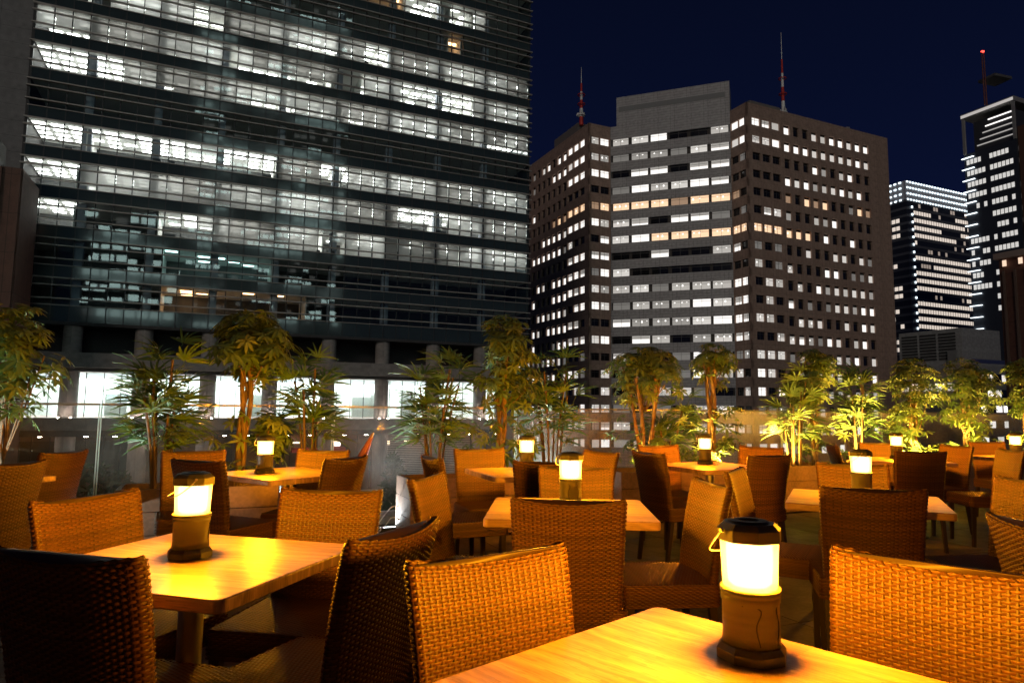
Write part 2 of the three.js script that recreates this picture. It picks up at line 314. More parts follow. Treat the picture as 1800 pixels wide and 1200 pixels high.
// x, z: middle of the backrest's top edge; fx, fz: the way the chair faces
function chair(near, x, z, fx, fz, label) {
  const o = (near ? chairNear : chairFar).clone(), l = Math.hypot(fx, fz); fx /= l; fz /= l;
  o.name = numbered('wicker_chair'); o.position.set(x + fx * 0.285, 0, z + fz * 0.285); o.rotation.y = Math.atan2(fx, fz); scene.add(o);
  tag(o, label, 'chair', 'brown woven wicker terrace chairs');
}
const CH = [
  [1, -0.06, -1.635, 0.545, 0.84, 'brightly lit woven chair left of the nearest table, tilted top edge'],
  [1, 0.985, -1.60, -0.68, 0.73, 'red-lit woven chair right of the nearest table, cut by the right edge'],
  [1, -1.02, -1.545, 0.25, -0.97, 'dark woven chair back in the bottom left corner of the photo'],
  [1, -0.294, -1.906, -0.914, -0.406, 'woven chair between the front left table and the nearest table, its seat towards the left'],
  [1, -0.724, -2.805, -0.156, 0.988, 'lit woven chair behind the right corner of the front left table'],
  [1, -1.585, -2.533, 0.94, 0.34, 'lit woven chair behind the left edge of the front left table'],
  [0, -2.775, -3.84, -0.98, -0.15, 'dark brown chair cut by the left edge of the photo'],
  [0, -3.1, -4.75, -0.98, -0.12, 'unlit grey-brown chair standing alone before the glass at left'],
  [0, -2.33, -4.99, 0.45, 0.89, 'lit chair farthest left behind the table of the braided schefflera'],
  [0, -1.92, -4.12, 0.38, -0.92, 'chair back right behind the front left lantern'],
  [0, -1.43, -5.23, -0.2, 0.98, 'lit chair behind the right side of the table before the braided schefflera'],
  [0, -1.06, -4.48, -0.91, -0.42, 'dark chair right of the table before the braided schefflera, beside the red parasol'],
  [1, 0.214, -2.53, 0.1, -0.99, 'wide chair back before the middle table'],
  [1, 0.38, -3.96, -0.05, 1, 'lit chair behind the lantern of the middle table'],
  [1, -0.437, -3.35, 0.97, 0.24, 'golden lit chair left of the middle table'],
  [1, 0.975, -3.22, -0.99, 0.1, 'golden chair right of the middle table, its seat towards the left'],
  [1, 1.255, -3.89, 0.86, 0.5, 'slim golden chair just behind the chair right of the middle table'],
  [1, 1.6, -3.0, 0.29, -0.96, 'wide dark chair back before the table right of centre'],
  [0, 2.224, -4.44, -0.28, 0.96, 'lit chair behind the lantern of the table right of centre'],
  [1, 2.68, -3.47, -0.97, 0.12, 'lit chair at the right edge, its seat towards the table right of centre'],
  [1, 1.62, -2.12, 0.97, -0.05, 'dark curved chair back at the right edge above the red-lit chair'],
  [0, -0.56, -4.6, 0.92, -0.4, 'chair seen from its side left of the table behind the middle one'],
  [0, -0.27, -5.6, 0.34, 0.94, 'lit chair far left behind the table with the pointing corner'],
  [0, 0.74, -5.4, -0.85, 0.5, 'lit chair right of the table behind the middle one'],
  [0, 0.22, -4.3, 0.2, -0.98, 'dark chair back between the middle lantern and the one behind it'],
  [0, 1.06, -5.35, 0.92, -0.38, 'dark chair seen from its side left of the red-lit chair'],
  [0, 1.38, -6.42, 0.3, 0.95, 'red-lit chair behind the table before the slim schefflera'],
  [0, 2.36, -6.35, -0.7, 0.7, 'chair half hidden behind the dark chair of the slim schefflera table'],
  [0, 1.99, -5.15, -0.42, -0.9, 'dark chair back before the right side of the slim schefflera table'],
  [0, 3.2, -6.8, 0.95, 0.25, 'slim lit chair left of the table hidden at right'],
  [0, 3.55, -5.85, 0.12, -0.99, 'wide dark chair back before the table hidden at right'],
  [0, 4.05, -7.45, -0.2, 1, 'chair half hidden behind the lantern of the hidden table at right'],
  [0, 4.6, -6.95, -0.95, 0.12, 'orange-lit curved chair right of the hidden table at right'],
  [0, 4.68, -6.3, -0.97, -0.12, 'chair seen from its side with its seat to the left, before the right edge table'],
  [0, 5.6, -8.0, 0.0, 1, 'lit chair behind the table at the right edge'],
];
for (const c of CH) chair(...c);

// ---------------------------------------------------------------- plants
const leafMats = [[0.09, 0.18, 0.045], [0.115, 0.2, 0.05], [0.07, 0.145, 0.045], [0.15, 0.21, 0.05]].map((c) => phys(c, 0.9, { transmission: 0.12, thickness: 0, clearcoat: 0.5, clearcoatRoughness: 0.35, side: THREE.DoubleSide }));
const palmMats = [[0.055, 0.15, 0.045], [0.075, 0.17, 0.05], [0.045, 0.12, 0.04]].map((c) => phys(c, 0.9, { transmission: 0.12, thickness: 0, clearcoat: 0.5, clearcoatRoughness: 0.35, side: THREE.DoubleSide }));
const barkMap = tex(128, 256, (u, v) => { const k = 0.75 + 0.35 * (nA(u * 6, v * 24) - 0.5) + 0.3 * (nB(u * 30, v * 10) - 0.5); return [150 * k, 124 * k, 96 * k]; });
const bark = new THREE.MeshStandardMaterial({ map: barkMap, roughness: 0.85 }), caneMat = mat([0.11, 0.075, 0.045], 0.7), stemMat = mat([0.07, 0.11, 0.035], 0.6);
// a leaflet or leaf segment along dir, folded on its midrib and drooping
function blade(out, dir, up, len, wid, droop, start, seg = 4, tip = 1) {
  const side = new THREE.Vector3().crossVectors(up, dir).normalize(), b = out.pos.length / 3;
  for (let i = 0; i <= seg; i++) {
    const t = i / seg, w = wid * (tip ? Math.pow(Math.sin(Math.PI * Math.min(0.97, 0.1 + 0.87 * t)), 0.75) : (0.55 + 0.9 * t - 1.25 * t * t * t)) * 0.5, p = dir.clone().multiplyScalar(start + len * t).addScaledVector(up, -droop * len * t * t);
    for (const k of [-1, 0, 1]) { const q = p.clone().addScaledVector(side, k * w).addScaledVector(up, k ? w * 0.35 : 0); out.pos.push(q.x, q.y, q.z); }
  }
  for (let i = 0; i < seg; i++) for (let k = 0; k < 2; k++) { const a = b + i * 3 + k; out.idx.push(a, a + 3, a + 4, a, a + 4, a + 1); }
}
function finish(out, extra) {
  const g = new THREE.BufferGeometry(); g.setAttribute('position', new THREE.Float32BufferAttribute(out.pos, 3)); g.setAttribute('uv', new THREE.Float32BufferAttribute(new Float32Array(out.pos.length / 3 * 2), 2)); g.setIndex(out.idx); g.computeVertexNormals();
  return extra ? mergeGeometries([g, extra]) : g;
}
const stalk = (l, r) => new THREE.CylinderGeometry(r, r, l, 4, 1, true).translate(0, -l / 2, 0);
const umbrellaLeaves = [7, 8, 9, 8, 7].map((n, v) => { // palmate leaf, y up, hub at origin
  const r = rng(100 + v), out = { pos: [], idx: [] };
  for (let i = 0; i < n; i++) { const a = (i / n) * 2 * Math.PI * 0.93 + r() * 0.2, d = V(Math.cos(a), -0.02 - 0.22 * r(), Math.sin(a)).normalize(), up = V(0, 1, 0).addScaledVector(d, -d.y).normalize(); blade(out, d, up, 0.08 + 0.03 * r(), 0.027 + 0.006 * r(), 0.05 + 0.25 * r(), 0.012); }
  return finish(out, stalk(0.1, 0.0022));
});
const fanLeaves = [7, 9, 8, 10].map((n, v) => { // fan of a lady palm: petiole along -y, fan opening upward and out
  const r = rng(200 + v), out = { pos: [], idx: [] };
  for (let i = 0; i < n; i++) { const a = (-1.35 + 2.7 * i / (n - 1)) + 0.1 * (r() - 0.5), d = V(Math.sin(a), Math.cos(a) * 0.85 + 0.15, 0.25 * (r() - 0.3)).normalize(), up = V(0, 0.1, 1).addScaledVector(d, -d.dot(V(0, 0.1, 1))).normalize(); blade(out, d, up, 0.135 + 0.06 * r(), 0.02 + 0.006 * r(), 0.3 + 0.45 * r(), 0.008, 5, 0); }
  return finish(out, stalk(0.2, 0.0026));
});
function orient(o, up, spin) { o.quaternion.setFromUnitVectors(V(0, 1, 0), up.clone().normalize()).multiply(new THREE.Quaternion().setFromAxisAngle(V(0, 1, 0), spin)); }
const plantGroupA = 'scheffleras in the box planters', plantGroupB = 'lady palms in the box planters';
// s: place along the rail, top: height of the top, cr: crown half width, ch: crown height
function schefflera(s, off, top, cr, ch, n, seed, label, { trunks = 3, lean = [0, 0], spread = 0.03, low = 0.1 } = {}) {
  const [x, z] = rail(s - 0.36, 0.78 + off), t = thing('schefflera', label, 'plant', [x, 0.49, z], 0, plantGroupA), r = rng(seed), H = top - 0.49, cy = H - ch / 2, cx = lean[0], cz = lean[1];
  for (let k = 0; k < trunks; k++) {
    const a0 = k / trunks * 6.28 + seed, pts = [];
    for (let i = 0; i <= 6; i++) { const u = i / 6, rad = 0.02 + spread * u, a = a0 + u * (spread > 0.08 ? 0.6 : 5); pts.push([cx * u + Math.cos(a) * rad, (H - ch * 0.45) * u, cz * u + Math.sin(a) * rad]); }
    part('trunk', tube(pts, 0.019 + 0.004 * r(), 24, 7), bark, t);
  }
  const lobes = [V(0, 0.75, 0)];
  for (let k = 0; k < 7; k++) { const a = r() * 6.28, q = 0.3 + 0.42 * r(), yy = H - ch * (0.12 + 0.62 * r()); lobes.push(V(Math.cos(a) * q, (yy - cy) / (ch / 2), Math.sin(a) * q)); part('branch', tube([[cx * 0.9, H - ch * 0.95, cz * 0.9], [cx + Math.cos(a) * cr * q * 0.5, (yy + H - ch) / 2, cz + Math.sin(a) * cr * q * 0.5], [cx + Math.cos(a) * cr * q, yy, cz + Math.sin(a) * cr * q]], 0.006, 8, 5), bark, t); }
  const crown = new THREE.Group(); crown.name = 'crown'; t.add(crown);
  n = Math.min(290, Math.round(n * 1.75));
  for (let i = 0; i < n; i++) {
    const L = lobes[(r() * lobes.length) | 0], th = r() * 6.28, ph = Math.acos(2 * r() - 1), q = 0.16 + 0.36 * Math.cbrt(r());
    let d = V(Math.sin(ph) * Math.cos(th), Math.cos(ph), Math.sin(ph) * Math.sin(th)).multiplyScalar(q).add(L.clone().multiplyScalar(1.0));
    if (d.length() > 1.08) d.setLength(1.08 * r() ** 0.3);
    const isLow = r() < low, p = isLow ? V((r() - 0.5) * cr * 1.9, 0.1 + r() * (H - ch) * 0.8, (r() - 0.5) * cr) : V(cx + d.x * cr, cy + d.y * ch / 2, cz + d.z * cr);
    const m = part('leaf', umbrellaLeaves[(r() * 5) | 0], leafMats[(r() * 4) | 0], crown); m.position.copy(p);
    orient(m, V(d.x * 0.9 + (r() - 0.5) * 0.8, 0.75 + d.y * 0.5 + (r() - 0.5) * 0.4, d.z * 0.9 + (r() - 0.5) * 0.8), r() * 6.28); m.scale.setScalar(0.75 + 0.4 * r());
  }
}
function ladyPalm(s, off, top, w, canes, per, seed, label) {
  const [x, z] = rail(s - 0.36, 0.78 + off), t = thing('lady_palm', label, 'plant', [x, 0.49, z], 0, plantGroupB), r = rng(seed), H = top - 0.49;
  const crown = new THREE.Group(); crown.name = 'crown';
  for (let k = 0; k < canes; k++) {
    const a = k / canes * 6.28 + r(), bx0 = Math.cos(a) * 0.06 * (0.5 + r()), bz0 = Math.sin(a) * 0.06 * (0.5 + r()), hh = H * (k === 0 ? 0.86 : 0.45 + 0.42 * r()), tx = bx0 + Math.cos(a) * w * 0.45 * r(), tz = bz0 + Math.sin(a) * w * 0.45 * r();
    part('cane', tube([[bx0, 0, bz0], [(bx0 * 2 + tx) / 3, hh * 0.5, (bz0 * 2 + tz) / 3], [tx, hh, tz]], 0.008 + 0.004 * r(), 10, 6), caneMat, t);
    for (let i = 0; i < per; i++) {
      const u = 0.38 + 0.62 * (i + 1) / per, b = i * 2.4 + r(), px = bx0 + (tx - bx0) * u * u, pz = bz0 + (tz - bz0) * u * u, up = V(Math.cos(b), 0.55 + 0.9 * Math.pow(u, 3) + 0.3 * (r() - 0.5), Math.sin(b)).normalize(), reach = 0.13 + 0.08 * r();
      const m = part('leaf', fanLeaves[(r() * 4) | 0], palmMats[(r() * 3) | 0], crown);
      m.position.set(px, hh * u, pz).addScaledVector(up, reach);
      const side = new THREE.Vector3().crossVectors(up, V(0, 1, 0)).normalize(), zz = new THREE.Vector3().crossVectors(side, up).normalize();   // fan face upward
      m.quaternion.setFromRotationMatrix(new THREE.Matrix4().makeBasis(new THREE.Vector3().crossVectors(up, zz).normalize(), up, zz)); m.rotateY((r() - 0.5) * 0.9); m.rotateX((r() - 0.2) * 0.5); m.scale.setScalar(0.85 + 0.35 * r());
    }
  }
  t.add(crown);
}
schefflera(-4.14, 0.05, 1.93, 0.36, 1.3, 140, 1, 'tall schefflera cut by the left edge, lit pale green', { low: 0.28 });
ladyPalm(-3.08, 0, 1.72, 0.42, 8, 8, 2, 'leftmost lady palm, dark green against the white hall');
schefflera(-2.5, 0, 1.98, 0.36, 0.72, 120, 3, 'braided schefflera left of centre with orange-tipped crown', { lean: [0.05, 0] });
schefflera(-2.32, 0.12, 1.14, 0.26, 0.42, 40, 33, 'low young schefflera under the braided one', { trunks: 2 });
ladyPalm(-1.93, 0, 1.68, 0.34, 5, 8, 4, 'lady palm with one thick brown stem right of the braided schefflera');
ladyPalm(-0.8, 0, 1.72, 0.38, 8, 8, 5, 'lady palm beside the planter with the white-lit end');
schefflera(-0.1, 0, 2.1, 0.37, 0.98, 150, 6, 'tallest schefflera in the middle with a pale striped trunk', { low: 0.16 });
ladyPalm(0.5, -0.05, 1.75, 0.34, 6, 8, 7, 'lady palm just right of the tallest schefflera');
schefflera(1.62, 0, 1.86, 0.44, 0.72, 130, 8, 'multi-trunk schefflera with leaning red-lit stems', { trunks: 5, spread: 0.16, low: 0.12 });
ladyPalm(1.95, -0.08, 1.3, 0.3, 5, 6, 9, 'short lady palm behind the red-lit chair');
schefflera(2.55, 0, 1.97, 0.3, 0.62, 75, 10, 'slim schefflera right of centre with a bare red trunk', { low: 0.35 });
ladyPalm(3.78, 0.05, 1.72, 0.3, 6, 7, 11, 'lady palm glowing yellow on its left side');
schefflera(4.2, -0.02, 1.96, 0.38, 0.8, 120, 12, 'golden lit schefflera behind the glowing lady palm', { low: 0.15 });
ladyPalm(4.95, 0.02, 1.72, 0.36, 6, 8, 13, 'lady palm right of the golden schefflera');
schefflera(6.05, 0, 1.92, 0.42, 1.25, 140, 14, 'bushy schefflera, left one of the two far right');
schefflera(7.2, 0, 1.95, 0.46, 1.25, 140, 15, 'bushy schefflera, right one of the two far right');
schefflera(8.6, 0.05, 2.0, 0.46, 1.1, 110, 16, 'schefflera cut by the right edge of the photo');

// ---------------------------------------------------------------- small terrace lamps, cable post, parasol
function uplight(s, off, y, color, power, aim, label, long) {
  const [x, z] = rail(s - 0.44 * off, off), t = thing('uplight', label, 'spotlight', [x, y, z], THETA, 'small uplights at the foot of the plants'), c = col(...color), w = long ? 0.2 : 0.045;
  part('housing', merge([bx(-w, w, 0, 0.03, -0.04, 0.04), bx(-w, w, 0.031, 0.045, -0.045, -0.03), bx(-w, w, 0.031, 0.045, 0.03, 0.045)]), M.darkSteel, t);
  part('lamp_lens', bx(-w + 0.006, w - 0.006, 0.031, 0.04, -0.028, 0.028), new THREE.MeshStandardMaterial({ color: col(0.8, 0.8, 0.8), emissive: c, emissiveIntensity: long ? 9 : 6 }), t);
  const l = new THREE.SpotLight(c, power, 0, 1.15, 0.7, 2); l.position.set(0, 0.06, 0); l.target.position.set(...aim); l.castShadow = true; l.shadow.radius = 1; t.add(l, l.target);
}
const WHITE = [0.86, 1, 0.92], WARM = [1, 0.5, 0.07];
uplight(-4.6, 1.7, 0, WHITE, 24, [0.85, 1.2, -0.87], 'white uplight on the floor left of the tall left schefflera');
uplight(-3.8, 0.6, 0, WHITE, 6, [0.5, 1.2, 0.1], 'white uplight on the floor left of the leftmost lady palm');
uplight(-1.36, 0.42, 0, [0.88, 0.97, 1], 9, [0.3, 1, 0.12], 'bright white bar light on the floor beside the cable post', true);
uplight(0.75, 0.25, 0, WHITE, 9, [-0.4, 1, 0.2], 'white uplight at the glass behind the tallest schefflera');
uplight(2.5, 0.99, 0.5, WARM, 20, [0.25, 1, -0.1], 'warm uplight in the soil before the slim schefflera');
uplight(1.5, 0.99, 0.5, WARM, 10, [0.2, 1, -0.08], 'warm uplight in the soil before the multi-trunk schefflera');
uplight(3.56, 0.93, 0.5, WARM, 24, [0.42, 1, -0.25], 'warm uplight in the soil left of the glowing lady palm');
uplight(4.75, 0.99, 0.5, WARM, 36, [0.25, 1, -0.1], 'warm uplight at the front of the soil before the golden schefflera');
uplight(5.75, 0.93, 0.5, WARM, 42, [0.4, 1, -0.1], 'warm uplight in the soil left of the two bushy scheffleras');
uplight(6.75, 0.99, 0.5, WARM, 52, [0.15, 1, -0.08], 'warm uplight in the soil between the two bushy scheffleras');
uplight(8.15, 0.93, 0.5, WARM, 34, [0.3, 1, -0.1], 'warm uplight in the soil left of the last schefflera');
{
  const [x, z] = rail(-1.73, 0.64), t = thing('cable_post', 'cream post with a coil of cable round its foot beside the planter', 'post', [x, 0, z], THETA + 0.5);
  const cream = mat([0.62, 0.57, 0.46], 0.6);
  part('post', bx(-0.062, 0.062, 0.001, 0.41, -0.062, 0.062), cream, t); part('cap', bx(-0.076, 0.076, 0.411, 0.426, -0.076, 0.076), cream, t); part('side_plate', bx(-0.055, 0.055, 0.2, 0.4, 0.0625, 0.068), mat([0.75, 0.74, 0.7], 0.5), t);
  for (let k = 0; k < 6; k++) { const pts = []; for (let i = 0; i <= 20; i++) { const a = i / 20 * 6.2832, q = 0.098 + 0.012 * (k % 3); pts.push([Math.cos(a) * q, 0.018 + k * 0.022 + 0.02 * Math.sin(a + k), Math.sin(a) * q]); } part('cable_coil', tube(pts, 0.0055, 40, 6), mat([0.5, 0.47, 0.4], 0.5), t); }
  const cm = mat([0.7, 0.7, 0.68], 0.45), cable = (pts, label) => tag(part('power_cable', tube(pts, 0.0055, 40, 6), cm, scene), label, 'cable');
  const P = (s, o, y) => { const [a, b] = rail(s, o); return [a, y, b]; };
  cable([P(-1.63, 0.64, 0.12), P(-1.56, 0.62, 0.2), P(-1.49, 0.6, 0.26), P(-1.42, 0.6, 0.25), P(-1.37, 0.55, 0.12), P(-1.4, 0.5, 0.008)], 'upper white cable looping from the cable post to the planter').name = 'power_cable';
  cable([P(-1.63, 0.68, 0.08), P(-1.58, 0.68, 0.1), P(-1.51, 0.67, 0.17), P(-1.44, 0.67, 0.15), P(-1.4, 0.62, 0.05), P(-1.42, 0.56, 0.008)], 'lower white cable looping from the cable post to the planter').name = 'power_cable_001';
  // folded red parasol leaning on the glass
  const [qx, qz] = rail(-2.12, 0.62), u = thing('folded_parasol', 'folded dull red parasol leaning beside the dark chair at left', 'parasol', [qx, 0, qz], THETA);
  u.rotation.set(0, THETA, -0.42, 'YXZ');
  const g = new THREE.CylinderGeometry(0.012, 0.1, 0.62, 12, 8, true), p = g.attributes.position; for (let i = 0; i < p.count; i++) { const a = Math.atan2(p.getZ(i), p.getX(i)), k = 1 - 0.28 * Math.pow(Math.abs(Math.sin(a * 3)), 0.7) * (0.5 - p.getY(i) / 0.7); p.setX(i, p.getX(i) * k); p.setZ(i, p.getZ(i) * k * 0.6); }
  g.computeVertexNormals(); g.translate(0, 0.72, 0);
  part('canopy', g, mat([0.34, 0.12, 0.11], 0.8, 0, { side: THREE.DoubleSide }), u); part('pole', cyl(0.011, 0.011, 0.03, 1.04, 10), M.steel, u); part('strap', cyl(0.062, 0.06, 0.66, 0.69, 14).scale(1, 1, 0.62), mat([0.3, 0.07, 0.06], 0.8), u);
}

// ---------------------------------------------------------------- glass office tower with its podium
const stoneTex = (seed, base, jx, jy, dark) => { const n1 = noise2(seed), n2 = noise2(seed + 1); return tex(512, 512, (u, v) => { const k = 0.9 + 0.14 * (n1(u * 8, v * 8) - 0.5) + 0.1 * (n2(u * 64, v * 64) - 0.5), e = (jx && ((u * jx) % 1) < 0.012 * jx) || (jy && ((v * jy) % 1) < 0.012 * jy) ? dark : 1; return base.map((c) => Math.min(255, c * k * e)); }, true, [0.25, 0.25]); };
const BM = {
  glass: phys([0.80, 0.9, 0.89], 0.02, { transmission: 1, thickness: 0, ior: 1.6, side: THREE.DoubleSide }),
  spandrel: phys([0.035, 0.048, 0.05], 0.08, { ior: 1.5, clearcoat: 0.3, clearcoatRoughness: 0.03 }),
  fin: mat([0.34, 0.3, 0.27], 0.5, 0.2), mullion: mat([0.03, 0.03, 0.032], 0.5, 0.3),
  inWall: mat([0.78, 0.76, 0.73], 0.85), inDark: mat([0.1, 0.1, 0.1], 0.85), carpet: mat([0.5, 0.5, 0.5], 0.95), cabinet: mat([0.06, 0.06, 0.065], 0.6),
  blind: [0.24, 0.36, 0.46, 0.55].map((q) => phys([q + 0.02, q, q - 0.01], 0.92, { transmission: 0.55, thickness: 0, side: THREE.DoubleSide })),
  bar: glow([1, 0.97, 0.92], 12), barTeal: glow([0.6, 1, 0.95], 6), barWarm: glow([1, 0.5, 0.22], 9),
  concrete: new THREE.MeshStandardMaterial({ map: stoneTex(61, [150, 140, 134], 0, 0, 1), roughness: 0.75 }), darkWall: mat([0.045, 0.04, 0.04], 0.8),
};
{
  const P0 = [-55.81, -74], LEN = 35, MW = 1.82, L = LEN * MW, FH = 4.58, SILL = 39.75, FR = [0, 0.161, 0.494, 0.677, 1];
  const t = thing('office_tower', 'glass office tower filling the left half with lit floors behind horizontal fins', 'building', [P0[0], 0, P0[1]], THETA);
  const r = rng(77), eye = V(...(() => { const dx = -P0[0], dz = -P0[1]; return [dx * GC - dz * GS, EYE, dx * GS + dz * GC]; })());
  // lit rooms: floor -> [from module, to module, kind]; W blinds up, B blinds down, H blinds half down, T dim teal, O warm
  const LIT = {
    '-6': [[8, 17.4, 'O']], '-5': [[8, 15, 'T']], '-4': [[0, 2.8, 'W'], [7.6, 11, 'W'], [11, 18.4, 'B'], [18.4, 20.4, 'W'], [20.4, 23, 'B'], [23, 29.6, 'L'], [29.6, 35, 'B']],
    '-3': [[0, 2.8, 'W'], [3.4, 23.6, 'B'], [23.6, 27.6, 'W'], [27.6, 35, 'B']], '-2': [[0, 3.2, 'W'], [3.2, 14.8, 'W'], [14.8, 17.6, 'B'], [17.6, 19.6, 'W'], [19.6, 35, 'B']],
    '0': [[0, 5.2, 'W'], [5.2, 12.6, 'B'], [12.6, 15.8, 'H'], [15.8, 30, 'B'], [30, 35, 'H']], '1': [[0, 3, 'H'], [3, 11.5, 'B'], [11.5, 18.6, 'H'], [20.8, 23.8, 'B'], [23.8, 30, 'W'], [30, 35, 'B']],
    '2': [[1, 3, 'W'], [4, 9, 'B'], [9, 11, 'W'], [11, 15, 'B'], [15, 18.8, 'H'], [18.8, 20.6, 'B'], [20.6, 23, 'W'], [23, 27.6, 'B'], [27.6, 30.2, 'H'], [30.2, 35, 'B']],
    '3': [[27.8, 28.9, 'O']], '4': [[20.5, 24, 'O'], [24, 27.4, 'W'], [27.9, 29.6, 'W'], [30, 31, 'B']],
  };
  const panes = [], spans = [], blindGeo = new Map();
  for (let k = -6; k <= 6; k++) {
    const s = SILL + FH * k, y1 = s + FR[3] * FH, seg = LIT[k] || [];
    part('floor_slab', bx(0.1, L - 0.1, s - FH * 0.323 + 0.02, s - 0.06, -8, -0.16), BM.inWall, t);
    part('carpet', bx(0.12, L - 0.12, s - 0.058, s - 0.03, -7.98, -0.3), BM.carpet, t);
    const edges = new Set([0, LEN]); for (const [a, b] of seg) { edges.add(a); edges.add(b); }
    for (const e of edges) if (e > 0 && e < LEN) part('partition', bx(e * MW - 0.06, e * MW + 0.06, s - 0.02, y1 - 0.005, -7.9, -0.75), BM.inWall, t);
    for (let m = 0; m < LEN; m++) {
      const mid = m + 0.5, q = seg.find(([a, b]) => mid > a && mid < b), kind = q ? q[2] : '.';
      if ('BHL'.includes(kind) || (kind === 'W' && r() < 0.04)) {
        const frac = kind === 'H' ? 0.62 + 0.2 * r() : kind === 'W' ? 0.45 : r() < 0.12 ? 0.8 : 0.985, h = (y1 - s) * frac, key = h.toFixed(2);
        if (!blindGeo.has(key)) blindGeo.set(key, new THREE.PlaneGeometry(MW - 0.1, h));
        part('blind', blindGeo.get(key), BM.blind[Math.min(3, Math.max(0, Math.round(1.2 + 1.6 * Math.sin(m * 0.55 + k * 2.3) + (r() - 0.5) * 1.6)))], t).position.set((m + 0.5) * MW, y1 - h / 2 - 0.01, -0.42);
      }
      if (kind === 'W' && r() < 0.5) part('cabinet', bx(m * MW + 0.05, m * MW + 0.4 + r() * 1.4, s - 0.02, s + 0.25 + 0.45 * r(), -1.4, -0.6), BM.cabinet, t);
      for (let j = 0; j < 3; j++) { const a = s + FR[j] * FH, b = s + FR[j + 1] * FH; panes.push({ x: (m + 0.5) * MW, y: (a + b) / 2, h: b - a, j }); }
      spans.push({ x: (m + 0.5) * MW, y: s + FH * (FR[3] + 1) / 2, h: FH * 0.323 });
    }
    const bars = { W: [], T: [], O: [] };
    for (const [a, b, kind] of seg) {
      const to = kind === 'T' ? 'T' : kind === 'O' ? 'O' : 'W';
      for (let m = Math.ceil(a - 0.2); m + 0.5 < b; m++) for (const z of [-1.3, -2.9, -4.5, -6.1]) { if (r() < (kind === 'L' ? 0.6 : 'TO'.includes(kind) ? 0.7 : 0.16)) continue; bars[to].push(bx((m + 0.5) * MW - 0.65, (m + 0.5) * MW + 0.65, y1 + 0.001 - 0.05, y1 - 0.012, z - 0.3, z + 0.3)); }
    }
    for (const [key, mm] of [['W', BM.bar], ['T', BM.barTeal], ['O', BM.barWarm]]) if (bars[key].length) { const o = part('ceiling_lights', merge(bars[key]), mm, t); o.userData.kind = 'stuff'; }
    for (let j = 0; j < 4; j++) { const y = s + FR[j] * FH, big = j > 0; part('fin', big ? bx(-0.3, L + 0.45, y - 0.075, y + 0.06, 0.06, 0.42) : bx(-0.1, L + 0.45, y - 0.05, y + 0.04, 0.03, 0.16), BM.fin, t); }
  }
  // panes: the 300 that show largest are parts, the rest one part
  const see = (p) => { const d = V(p.x, p.y, 0).sub(eye), l = d.length(); return p.y > 66 ? 0 : p.h * Math.abs(d.z) / (l * l * l) * 1e4 * (p.y - EYE > 0.62 * (74 + p.x * GS) ? 0.01 : 1); };
  const lay = (list, name, restName, m, geoOf, wobble) => {
    list.sort((a, b) => see(b) - see(a)); const rest = [];
    list.forEach((p, i) => {
      const g = geoOf(p), a = (r() - 0.5) * wobble, b = (r() - 0.5) * wobble;
      if (i < 300) { const o = part(name, g, m, t); o.position.set(p.x, p.y, 0); o.rotation.set(a, b, 0); }
      else rest.push(g.clone().rotateX(a).rotateY(b).translate(p.x, p.y, 0));
    });
    part(restName, merge(rest), m, t).userData.kind = 'stuff';
  };
  const pg = [0, 1, 2].map((j) => new THREE.PlaneGeometry(MW - 0.05, FH * (FR[j + 1] - FR[j]) - 0.04)), sg = bx(-MW / 2 + 0.03, MW / 2 - 0.03, -FH * 0.1615 + 0.03, FH * 0.1615 - 0.03, -0.09, 0);
  lay(panes, 'window_pane', 'upper_glazing', BM.glass, (p) => pg[p.j], 0.008);
  lay(spans, 'spandrel_panel', 'upper_spandrels', BM.spandrel, () => sg, 0.006);
  const Y0 = 10.4, Y1 = SILL + FH * 7;
  part('spandrel_band', bx(0, L, Y0, SILL - FH * 6 - 0.06, -0.1, 0), BM.spandrel, t);
  for (let m = 0; m <= LEN; m++) part('mullion', bx(m * MW - 0.06, m * MW + 0.06, Y0, Y1, -0.14, 0.058), BM.mullion, t);
  part('core_wall', bx(0, L, Y0 + 0.4, Y1, -8.4, -8.02), BM.inDark, t); part('end_wall', bx(-0.25, -0.02, Y0, Y1, -22, 0.0), BM.darkWall, t); part('end_wall', bx(L + 0.02, L + 0.25, Y0, Y1, -22, 0.0), BM.spandrel, t); part('rear_body', bx(0, L, Y0 + 0.4, Y1, -22, -8.45), BM.darkWall, t); part('soffit', bx(-0.25, L + 0.25, Y0 - 0.35, Y0 - 0.01, -22, -0.02), BM.darkWall, t);
  for (let j = 0; j < 9; j++) for (const k of [-6, -5, -4, -3, -2, -1, 0, 1, 2, 3, 4]) { const s = SILL + FH * k, x = 5.82 + 7.28 * (j - 0.0); if (x < L - 1) part('inner_column', bx(x - 0.45, x + 0.45, s - 0.02, s + FR[3] * FH - 0.006, -1.75, -0.85), mat([0.3, 0.31, 0.36], 0.8), t); }
  // podium: recessed storey, ledge, bright hall, deck, street level
  const colG = cyl(0.98, 0.98, 6.92, Y0 - 0.36, 28), colH = cyl(0.95, 0.95, -0.49, 4.79, 28), colS = cyl(1.0, 1.0, -12.79, -2.61, 28);
  for (let j = -1; j < 8; j++) { const x = 5.82 + 7.28 * j; for (const g of [colG, colH, colS]) part('column', g, BM.concrete, t).position.set(x, 0, -1.35); }
  part('recess_wall', bx(-12, L, 6.92, Y0 - 0.36, -6, -5.5), BM.darkWall, t);
  const X0 = -14, X1 = 60;
  part('ledge', bx(X0, X1, 5.45, 6.9, -14, 0.9), BM.concrete, t); part('ledge_trim', bx(X0, X1, 5.2, 5.44, -13, 1.15), BM.concrete, t); part('ledge_soffit', bx(X0, X1, 4.8, 5.19, -14, 0.3), mat([0.12, 0.105, 0.1], 0.7), t);
